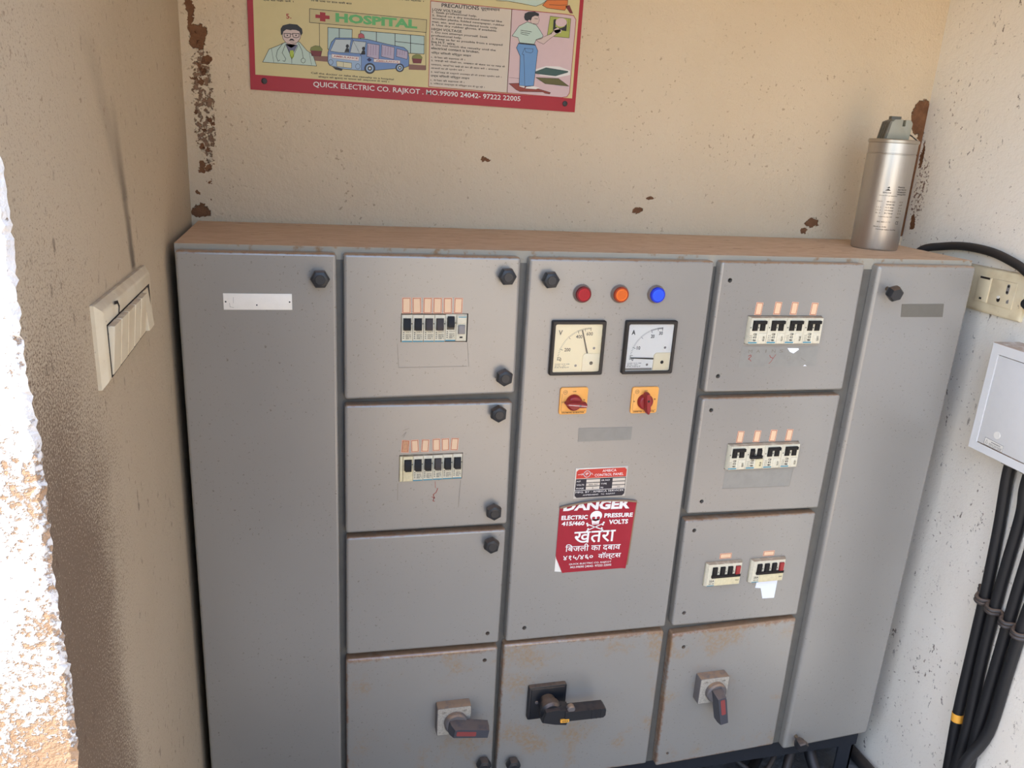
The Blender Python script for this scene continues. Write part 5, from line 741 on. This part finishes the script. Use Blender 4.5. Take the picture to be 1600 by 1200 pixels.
PC = dict(ink=(44, 36, 34), red=(168, 34, 36), tan=(206, 190, 136), green=(104, 184, 108), sky=(186, 208, 200), brown=(140, 96, 80), maroon=(124, 46, 44), olive=(136, 138, 66), mint=(200, 218, 202), slate=(110, 108, 134), flesh=(222, 196, 184), lime=(186, 204, 70), vblue=(118, 148, 198), vlight=(164, 188, 216), glass=(196, 206, 208), lilac=(190, 176, 196), plum=(120, 84, 112), white=(240, 234, 226), cream=(226, 218, 180), navy=(44, 40, 90), tyre=(52, 48, 50), rose=(190, 84, 90), paper=(222, 206, 186), pink=(224, 192, 190), orange=(226, 122, 48), brick=(150, 62, 44), denim=(112, 156, 204), yolive=(178, 182, 84), dgreen=(66, 92, 84), dolive=(104, 96, 46), yellow=(222, 204, 146))
PM = {k: flat('poster_ink_' + k, tuple(x * 0.9 for x in v), 0.4, spec=0.3, vary=0.06) for k, v in PC.items()}
poster = thing('safety_poster', 'red bordered electrical first aid poster screwed to the back wall', 'poster', (0.399, YB, 1.588))
f = Frame((0.098, YB, 1.588), (1, 0, 0), (0, 0, 1), (0, -1, 0)); mm = 0.001
b = MB(f); b.prism([(0.0, 0.0015), (0.602, -0.0005), (0.604, 0.400), (0.0, 0.402)], 0.0005, 0.0030, flat('poster_border_red', (160, 30, 40), 0.4, spec=0.3, vary=0.06))
b.text('QUICK ELECTRIC CO. RAJKOT . MO.99090 24042- 97222 22005', 0.1075, 0.0105, 0.4915, 0.0100, 0.0115, 0.0034, PM['white'], bold=0.012)
b.build('board', poster)
b = MB(f); b.flat([(0.0090, 0.0265), (0.5945, 0.0245), (0.5965, 0.390), (0.0115, 0.392)], 0.0032, PM['yellow'])
for it in POSTER:
    c = 0.0032 + 0.00009 * it[1]; m = PM[it[2]]
    if it[0] == 'p': b.flat([(x * mm, y * mm) for x, y in it[3]], c, m)
    elif it[0] == 'l': b.stroke([(x * mm, y * mm) for x, y in it[4]], it[3] * 0.00085, c, m)
    elif 'QUICK' not in it[3]: b.text(it[3], it[4][0] * mm, it[4][1] * mm, it[5][0] * mm, it[5][1] * mm, it[6] * mm * (0.86 if it[6] < 10 else 1), c, m, bold=0.02 if it[3] != 'HOSPITAL' else 0.05)
b.build('picture_panel', poster, label='pale yellow printed picture panel')
for x, z in ((0.0235, 0.0168), (0.5810, 0.0140)): b = MB(f); b.turn([(0.0052, 0.0028), (0.0048, 0.0046), (0.003, 0.0052)], flat('dark_screw_head', (44, 34, 34), 0.5), x, z, 16); b.build('screw', poster)

# ------------------------------------------------------------------ capacitor on the cabinet
cap = thing('capacitor', 'silver aluminium cylindrical capacitor standing on the right end of the panel top', 'capacitor', (1.3255, 0.170, 1.358))
up_ = Frame((1.3255, 0.170, 1.358), (1, 0, 0), (0, 1, 0), (0, 0, 1)); R_ = 0.0455
b = MB(up_); b.turn([(0.043, 0.0), (R_ - 0.0006, 0.002), (R_, 0.005), (R_, 0.186), (R_ - 0.0010, 0.1868), (R_ - 0.0010, 0.1882), (R_, 0.189), (R_, 0.2085)], M_CAN, n=64); b.build('can', cap)
b = MB(up_); b.turn([(R_, 0.2075), (R_ + 0.0016, 0.2085), (R_ + 0.0016, 0.2135), (R_ - 0.001, 0.2150), (R_ - 0.006, 0.2140), (0.02, 0.2132)], flat('crimped_can_rim', (170, 160, 146), 0.35, 0.8), n=64); b.build('rim', cap)
va = math.atan2(-1.254 - 0.170, 0.195 - 1.3255); td = Vector((math.cos(va), math.sin(va), 0)); tr = Vector((-td.y, td.x, 0))
q_ = math.radians(24); n_ = td * math.cos(q_) + tr * math.sin(q_); tf = Frame(Vector((1.3255, 0.170, 1.358)), tr * math.cos(q_) - td * math.sin(q_), (0, 0, 1), n_)
b = MB(tf); sil = [(-0.024, 0.212), (0.019, 0.212), (0.021, 0.246), (0.0165, 0.2515), (-0.0195, 0.2505), (-0.024, 0.246)]
b.prism([(-0.024, 0.212), (0.020, 0.212), (0.0225, 0.2455), (0.0180, 0.2515), (0.0080, 0.2520), (0.0080, 0.2400), (0.0030, 0.2400), (0.0030, 0.2525), (-0.0135, 0.2520), (-0.0165, 0.2480), (-0.0185, 0.2480)], -0.018, 0.018, M_TERM, 0.0008)
for k in range(4): b.prism([(-0.0285, 0.2135), (-0.0205, 0.2135), (-0.0150, 0.2485), (-0.0165, 0.2505), (-0.0225, 0.2475)], -0.018 + 0.0095 * k, -0.0115 + 0.0095 * k, M_TERMD)
b.prism(rect(-0.012, 0.0075, 0.2515, 0.2585), -0.016, -0.004, M_TERMD, 0.0006); b.build('terminal_block', cap, label='grey-green terminal block')
for k, (a, w) in enumerate(((0.021, 0.0007), (0.019, 0.0007))):
    b = MB(tf); b.tube([tf.p(a - 0.004, 0.226, -0.004 + 0.004 * k), tf.p(a + 0.010, 0.2235 + 0.001 * k, 0.002), tf.p(a + 0.020, 0.2180, 0.004), tf.p(a + 0.0245, 0.2145, 0.0045), tf.p(a + 0.0262 + 0.0015 * k, 0.205, 0.005)], 0.0013, flat('thin_bare_wire', (196, 170, 140), 0.5) if k == 0 else M_OLDCABLE, 8); b.build('wire', cap)
b = MB(up_)
ca = math.degrees(va)
def ctext(st, s0, s1, z, h, m=M_INK, bold=0.02):     # lettering wrapped round the can, s measured along the surface from the side facing the room
    vs, fs = text_geo(st, bold); i = len(b.v)
    for x, y in vs:
        s_ = s0 + (s1 - s0) * x; th = va + s_ / R_; b.v.append(Vector((1.3255 + (R_ + 0.0003) * math.cos(th), 0.170 + (R_ + 0.0003) * math.sin(th), 1.358 + z + h * y)))
    for t in fs: b.face([i + k for k in t], m)
G = M_PRINT
def tri(s0, z, w, h):
    i = len(b.v)
    for s_, zz in ((s0 - w, z), (s0 + w, z), (s0 + 0.001, z + h)): th = va + s_ / R_; b.v.append(Vector((1.3255 + (R_ + 0.0004) * math.cos(th), 0.170 + (R_ + 0.0004) * math.sin(th), 1.358 + zz)))
    b.face((i, i + 1, i + 2), M_INK)
tri(0.006, 0.118, 0.0055, 0.0035); tri(0.0065, 0.1225, 0.003, 0.0035)
ctext('EPCOS', -0.002, 0.013, 0.1125, 0.0028); ctext('Electronic Parts and Components', -0.008, 0.026, 0.1070, 0.0022, G)
for k, st in enumerate(('PhaseCap', 'Super Heavy Duty', 'Self healing capacitor', 'Oil & gas filled')): ctext(st, 0.0245, 0.0245 + 0.022 - 0.006 * (k == 0), 0.1235 - 0.0046 * k, 0.0034)
for k, (l, m, r) in enumerate((('MKP', '440-D-12.5', '12.5'), ('', '50/60 Hz', 'uF'), ('12.5', '12.5 kvar', '3 x'), ('10.4', '10.4 kvar', '3 A'), ('8.3', '8.3 kvar', '2 A'))):
    zz = 0.0955 - 0.0056 * k
    if l: ctext(l, -0.009, 0.000, zz, 0.0022, G, 0)
    ctext(m, 0.0075, 0.024, zz, 0.0028, M_INK, 0.01); ctext(r, 0.034, 0.043, zz, 0.0028, G)
ctext('Temperature class -25/D', -0.003, 0.024, 0.0660, 0.0023, G); ctext('max', 0.032, 0.041, 0.0660, 0.0023, G); ctext('IEC 831-1 / 2', -0.003, 0.022, 0.0560, 0.0025, G); ctext('CE', 0.0335, 0.0415, 0.0535, 0.0062, M_INK, 0.0); ctext('Made in India', -0.008, 0.016, 0.0465, 0.0025, G); ctext('Discharge before handling', -0.003, 0.037, 0.0410, 0.0025, M_INK)
b.build('printed_marking', cap, label='black rating print')

# ------------------------------------------------------------------ switch plate on the left wall
f = Frame((XL, 0, 0), (0, 1, 0), (0, 0, 1), (1, 0, 0))
sp = thing('switch_plate', 'grimy ivory plate of rocker switches on the left wall', 'light switch', (XL, -0.295, 1.316))
b = MB(f); q = [(-0.424, 1.2735), (-0.165, 1.2760), (-0.165, 1.3560), (-0.424, 1.3600)]
b.loft([b.ring(q, 0.0), b.ring(q, 0.0035), b.ring(inset(q, 0.006), 0.0085), b.ring(inset(q, 0.010), 0.0105)], M_IVORY); b.build('plate', sp)
b = MB(f); b.prism([(-0.4110, 1.2830), (-0.1850, 1.2850), (-0.1850, 1.3360), (-0.4110, 1.3380)], 0.0095, 0.0110, M_SLOT); b.build('recess', sp, label='dark grimy gap behind the rockers')
for k in range(6):
    a0 = -0.4095 + 0.0352 * k; b = MB(f); z0, z1 = 1.2850 + 0.0003 * k, 1.3368 - 0.0003 * k; h0, h1 = (0.0125, 0.0175) if k < 5 else (0.0165, 0.0122); i = len(b.v)
    b.v += [f.p(a0, z0, 0.0108), f.p(a0 + 0.0330, z0, 0.0108), f.p(a0 + 0.0330, z1, 0.0108), f.p(a0, z1, 0.0108), f.p(a0 + 0.0008, z0 + 0.0006, h0), f.p(a0 + 0.0322, z0 + 0.0006, h0), f.p(a0 + 0.0322, z1 - 0.0006, h1), f.p(a0 + 0.0008, z1 - 0.0006, h1)]
    for qd in ((3, 2, 1, 0), (4, 5, 6, 7), (0, 1, 5, 4), (1, 2, 6, 5), (2, 3, 7, 6), (3, 0, 4, 7)): b.face([i + k2 for k2 in qd], M_IVORY)
    b.build('rocker', sp, bevel=0.0008)
b = MB(f); b.stroke([(-0.372, 1.352), (-0.358, 1.350), (-0.352, 1.344), (-0.356, 1.338), (-0.351, 1.334), (-0.357, 1.329)], 0.0035, 0.0109, M_SLOT); b.build('burn_mark', sp, label='brown scorched patch')

# ------------------------------------------------------------------ socket plate, box and cables on the right wall
f = RIGHTW
so = thing('socket_plate', 'aged cream socket plate half hidden behind the panel on the right wall', 'power socket', (XR, 0.025, 1.298))
b = MB(f); q = [(-0.105, 1.2530), (0.0535, 1.2540), (0.0535, 1.3430), (-0.105, 1.3420)]
b.loft([b.ring(q, 0.0), b.ring(q, 0.0055), b.ring(inset(q, 0.003), 0.009), b.ring(inset(q, 0.006), 0.0102)], M_SOCK); b.build('plate', so)
b = MB(f); b.prism([(-0.0240, 1.2735), (0.0330, 1.2735), (0.0330, 1.3240), (-0.0240, 1.3240)], 0.0095, 0.0118, M_SOCK, 0.0008)
b.prism(rrect(0.0130, 0.0195, 1.3000, 1.3195, 0.003), 0.0117, 0.0122, M_TGREY); b.flat(circ(0.0165, 1.3155, 0.0026, 12), 0.0124, M_SLOT); b.flat(circ(0.0160, 1.3040, 0.0026, 12), 0.0124, M_SLOT)
b.flat(circ(-0.0005, 1.2870, 0.0042, 14, 0, 0.0055), 0.0121, M_SLOT); b.prism(circ(-0.0010, 1.2910, 0.003, 12), 0.0118, 0.0135, M_WLABEL); b.flat([(0.0185, 1.2880), (0.0235, 1.2915), (0.0245, 1.2835), (0.0190, 1.2830)], 0.0121, M_TGREY)
b.build('socket_insert', so)
b = MB(f); b.prism([(-0.0580, 1.2745), (-0.0270, 1.2745), (-0.0270, 1.3230), (-0.0580, 1.3230)], 0.0095, 0.0125, M_SOCK, 0.0008); b.flat(rect(-0.0540, -0.0300, 1.3195, 1.3235), 0.0128, M_SLOT); b.flat(rect(-0.0460, -0.0400, 1.2785, 1.2825), 0.0128, M_INK); b.build('switch_insert', so)
cab = thing('power_cable', 'black cable arching from behind the panel top to a round plug by the socket', 'cable', (XR - 0.02, 0.06, 1.36))
b = MB(); xw = XR - 0.013
b.tube([(1.455, 0.225, 1.20), (1.462, 0.222, 1.30), (1.472, 0.205, 1.350), (xw - 0.006, 0.165, 1.3655), (xw, 0.107, 1.3740), (xw, 0.040, 1.3725), (xw - 0.002, -0.015, 1.3620), (xw - 0.003, -0.046, 1.3520), (xw - 0.010, -0.085, 1.3340), (xw - 0.022, -0.110, 1.3090), (xw - 0.024, -0.100, 1.2965)], 0.0085, M_OLDCABLE, 12); b.build('sheath', cab)
b = MB(Frame((XR - 0.0005, -0.0800, 1.2955), (0, -1, 0), (0, 0, 1), (-1, 0, 0))); b.turn([(0.0170, 0.0), (0.0170, 0.014), (0.0140, 0.024), (0.0080, 0.034)], M_RUBBER, n=20); b.build('plug', cab, label='round black plug')

bx = thing('distribution_box', 'light grey metal distribution box mounted on the right wall above four cables', 'electrical box', (XR, -0.19, 1.0))
XB = 0.060; a0, a1, z0, z1 = 0.0590, 0.3300, 1.0040, 1.2170
b = MB(f); q = rect(a0, a1, z0, z1); i_ = rect(a0 + 0.0165, a1 - 0.0165, z0 + 0.0165, z1 - 0.0195)
rs = [b.ring(q, 0.0), b.ring(q, XB - 0.001), b.ring(inset(q, 0.001), XB), b.ring(i_, XB), b.ring(inset(i_, 0.0006), XB - 0.004)]; b.loft(rs, M_BOX, True, False); b.face(rs[-1], M_SLOT); b.build('enclosure', bx)
b = MB(f); b.prism(inset(i_, 0.0014), XB - 0.012, XB - 0.0012, M_BOX, 0.0008)
b.prism(circ(0.1165, 1.0495, 0.0072, 24), XB - 0.0013, XB - 0.0006, M_WLABEL); b.build('lid', bx)
b = MB(f); s_ = [(0.0925, 1.0235), (0.1365, 1.0225), (0.1370, 1.0355), (0.0930, 1.0370)]; b.prism(s_, XB - 0.0013, XB - 0.0007, M_WLABEL); b.stroke(s_ + [s_[0]], 0.0005, XB - 0.0005, M_INK)
b.stroke([(0.0955, 1.0265), (0.1005, 1.0265), (0.0980, 1.0335), (0.0955, 1.0265)], 0.0005, XB - 0.0005, M_PRINT); b.text('WARNING', 0.108, 1.0310, 0.130, 1.0305, 0.0026, XB - 0.0005, M_INK); b.text('HIGH VOLTAGE', 0.1045, 1.0272, 0.134, 1.0267, 0.0022, XB - 0.0005, M_PRINT); b.text('DO NOT OPEN', 0.1045, 1.0245, 0.134, 1.0240, 0.0017, XB - 0.0005, M_PRINT)
b.build('warning_sticker', bx, label='small white warning sticker')
for k, y in enumerate((-0.123, -0.167, -0.212, -0.256)):
    b = MB(Frame((XR - 0.0165, y, 0.0), (0, -1, 0), (1, 0, 0), (0, 0, -1))); b.prism(circ(0, 0, 0.0165, 6), -1.004, -0.990, M_GLAND, 0.001); b.build('cable_gland', bx)
CR = 0.0108; xc = XR - 0.0165; xn = XR - CR - 0.0015
paths = [[(xc, -0.123, 0.993), (xc, -0.1245, 0.955), (xn, -0.131, 0.860), (xn, -0.138, 0.76), (xn, -0.141, 0.71), (xn, -0.146, 0.58), (xn, -0.152, 0.43), (xn, -0.163, 0.31), (xn, -0.172, 0.20), (xn, -0.176, ZF + 0.004)],
         [(xc, -0.167, 0.993), (xc, -0.1672, 0.955), (xn, -0.170, 0.905), (xn, -0.1685, 0.80), (xn, -0.1685, 0.71), (xn, -0.172, 0.58), (xn, -0.181, 0.43), (xn - 0.006, -0.185, 0.33), (xn - 0.014, -0.189, 0.20), (xn - 0.017, -0.193, ZF + 0.004)],
         [(xc, -0.212, 0.993), (xc, -0.2115, 0.955), (xn, -0.207, 0.85), (xn, -0.205, 0.77), (xn, -0.2045, 0.71), (xn, -0.204, 0.58), (xn, -0.2035, 0.43), (xn, -0.209, 0.34), (xn, -0.216, 0.20), (xn, -0.220, ZF + 0.004)],
         [(xc, -0.256, 0.993), (xc, -0.255, 0.955), (xn, -0.245, 0.85), (xn, -0.238, 0.77), (xn, -0.234, 0.71), (xn, -0.231, 0.60), (xn, -0.227, 0.45), (xn - 0.028, -0.216, 0.35), (xn - 0.032, -0.228, 0.20), (xn - 0.033, -0.240, ZF + 0.004)]]
cl = ('black cable with a yellow tape band, leftmost under the distribution box', 'second black cable from the left under the distribution box, next to the taped one', 'third black cable from the left under the distribution box', 'rightmost of the four black cables under the distribution box')
for k, p in enumerate(paths):
    b = MB(); b.tube(p, CR, M_RUBBER, 14)
    if k == 0:
        o = thing('supply_cable', cl[k], 'cable', (xn, -0.15, ZF), 'four cables on the right wall'); b.build('sheath', o)
        t = MB(); t.tube([(xn, -0.1512, 0.436), (xn, -0.1522, 0.428), (xn, -0.1534, 0.418)], CR + 0.0007, M_YEL, 14, 3); t.build('tape', o, label='yellow tape band')
    else: tag(b.build('supply_cable'), cl[k], 'cable', 'four cables on the right wall')
b = MB()       # strap woven over the four cables
sag = [(-0.118, 0.722, 0.004), (-0.128, 0.716, 0.012)]
for y, z in ((-0.141, 0.708), (-0.1685, 0.703), (-0.2045, 0.697), (-0.234, 0.692)): sag += [(y + 0.012, z + 0.003, 0.016), (y + 0.006, z, 2 * CR + 0.004), (y - 0.006, z - 0.001, 2 * CR + 0.004), (y - 0.014, z, 0.012)]
for dz in (0.0, -0.007):
    b.tube([(XR - d - 0.001, y, z + dz) for y, z, d in sag], 0.0042, M_CLIP, 8, 4)
tag(b.build('cable_strap'), 'dark strap woven across the four cables on the right wall', 'cable strap')
rr = random.Random(11)
loose = [('black cable lying along the foot of the right wall', [(1.478, -0.30, ZF + 0.014), (1.485, -0.10, ZF + 0.016), (1.488, 0.05, ZF + 0.016), (1.482, 0.20, ZF + 0.014), (1.45, 0.27, ZF + 0.014)], 0.014, M_OLDCABLE),
         ('black cable looping out from under the right end of the panel', [(1.30, 0.12, 0.24), (1.27, 0.05, 0.205), (1.235, 0.005, 0.16), (1.25, -0.04, ZF + 0.014), (1.32, -0.10, ZF + 0.013), (1.40, -0.20, ZF + 0.013)], 0.011, M_RUBBER),
         ('thin grey cable crossing under the lower right door', [(1.02, 0.14, 0.225), (1.12, 0.075, 0.185), (1.20, 0.02, 0.137), (1.28, -0.03, 0.115), (1.36, -0.10, ZF + 0.007)], 0.006, M_OLDCABLE),
         ('thick black cable bending down beside the right foot of the panel', [(1.345, 0.15, 0.245), (1.335, 0.09, 0.20), (1.33, 0.03, 0.15), (1.345, -0.02, ZF + 0.016), (1.40, -0.08, ZF + 0.015)], 0.0145, M_RUBBER),
         ('thin grey cable slanting up to the panel under its lower right door', [(1.255, 0.10, 0.225), (1.22, 0.04, 0.194), (1.15, 0.0, 0.165), (1.05, -0.02, ZF + 0.012), (0.95, -0.03, ZF + 0.006)], 0.006, M_OLDCABLE),
         ('black cable on the floor under the middle doors', [(0.85, 0.16, 0.24), (0.93, 0.09, 0.16), (1.04, 0.055, ZF + 0.012), (1.16, 0.06, ZF + 0.012), (1.32, 0.20, ZF + 0.012)], 0.012, M_RUBBER)]
for lab, p, r, m in loose:
    b = MB(); b.tube(p, r, m, 12); tag(b.build('loose_cable'), lab, 'cable', 'loose cables under the panel')
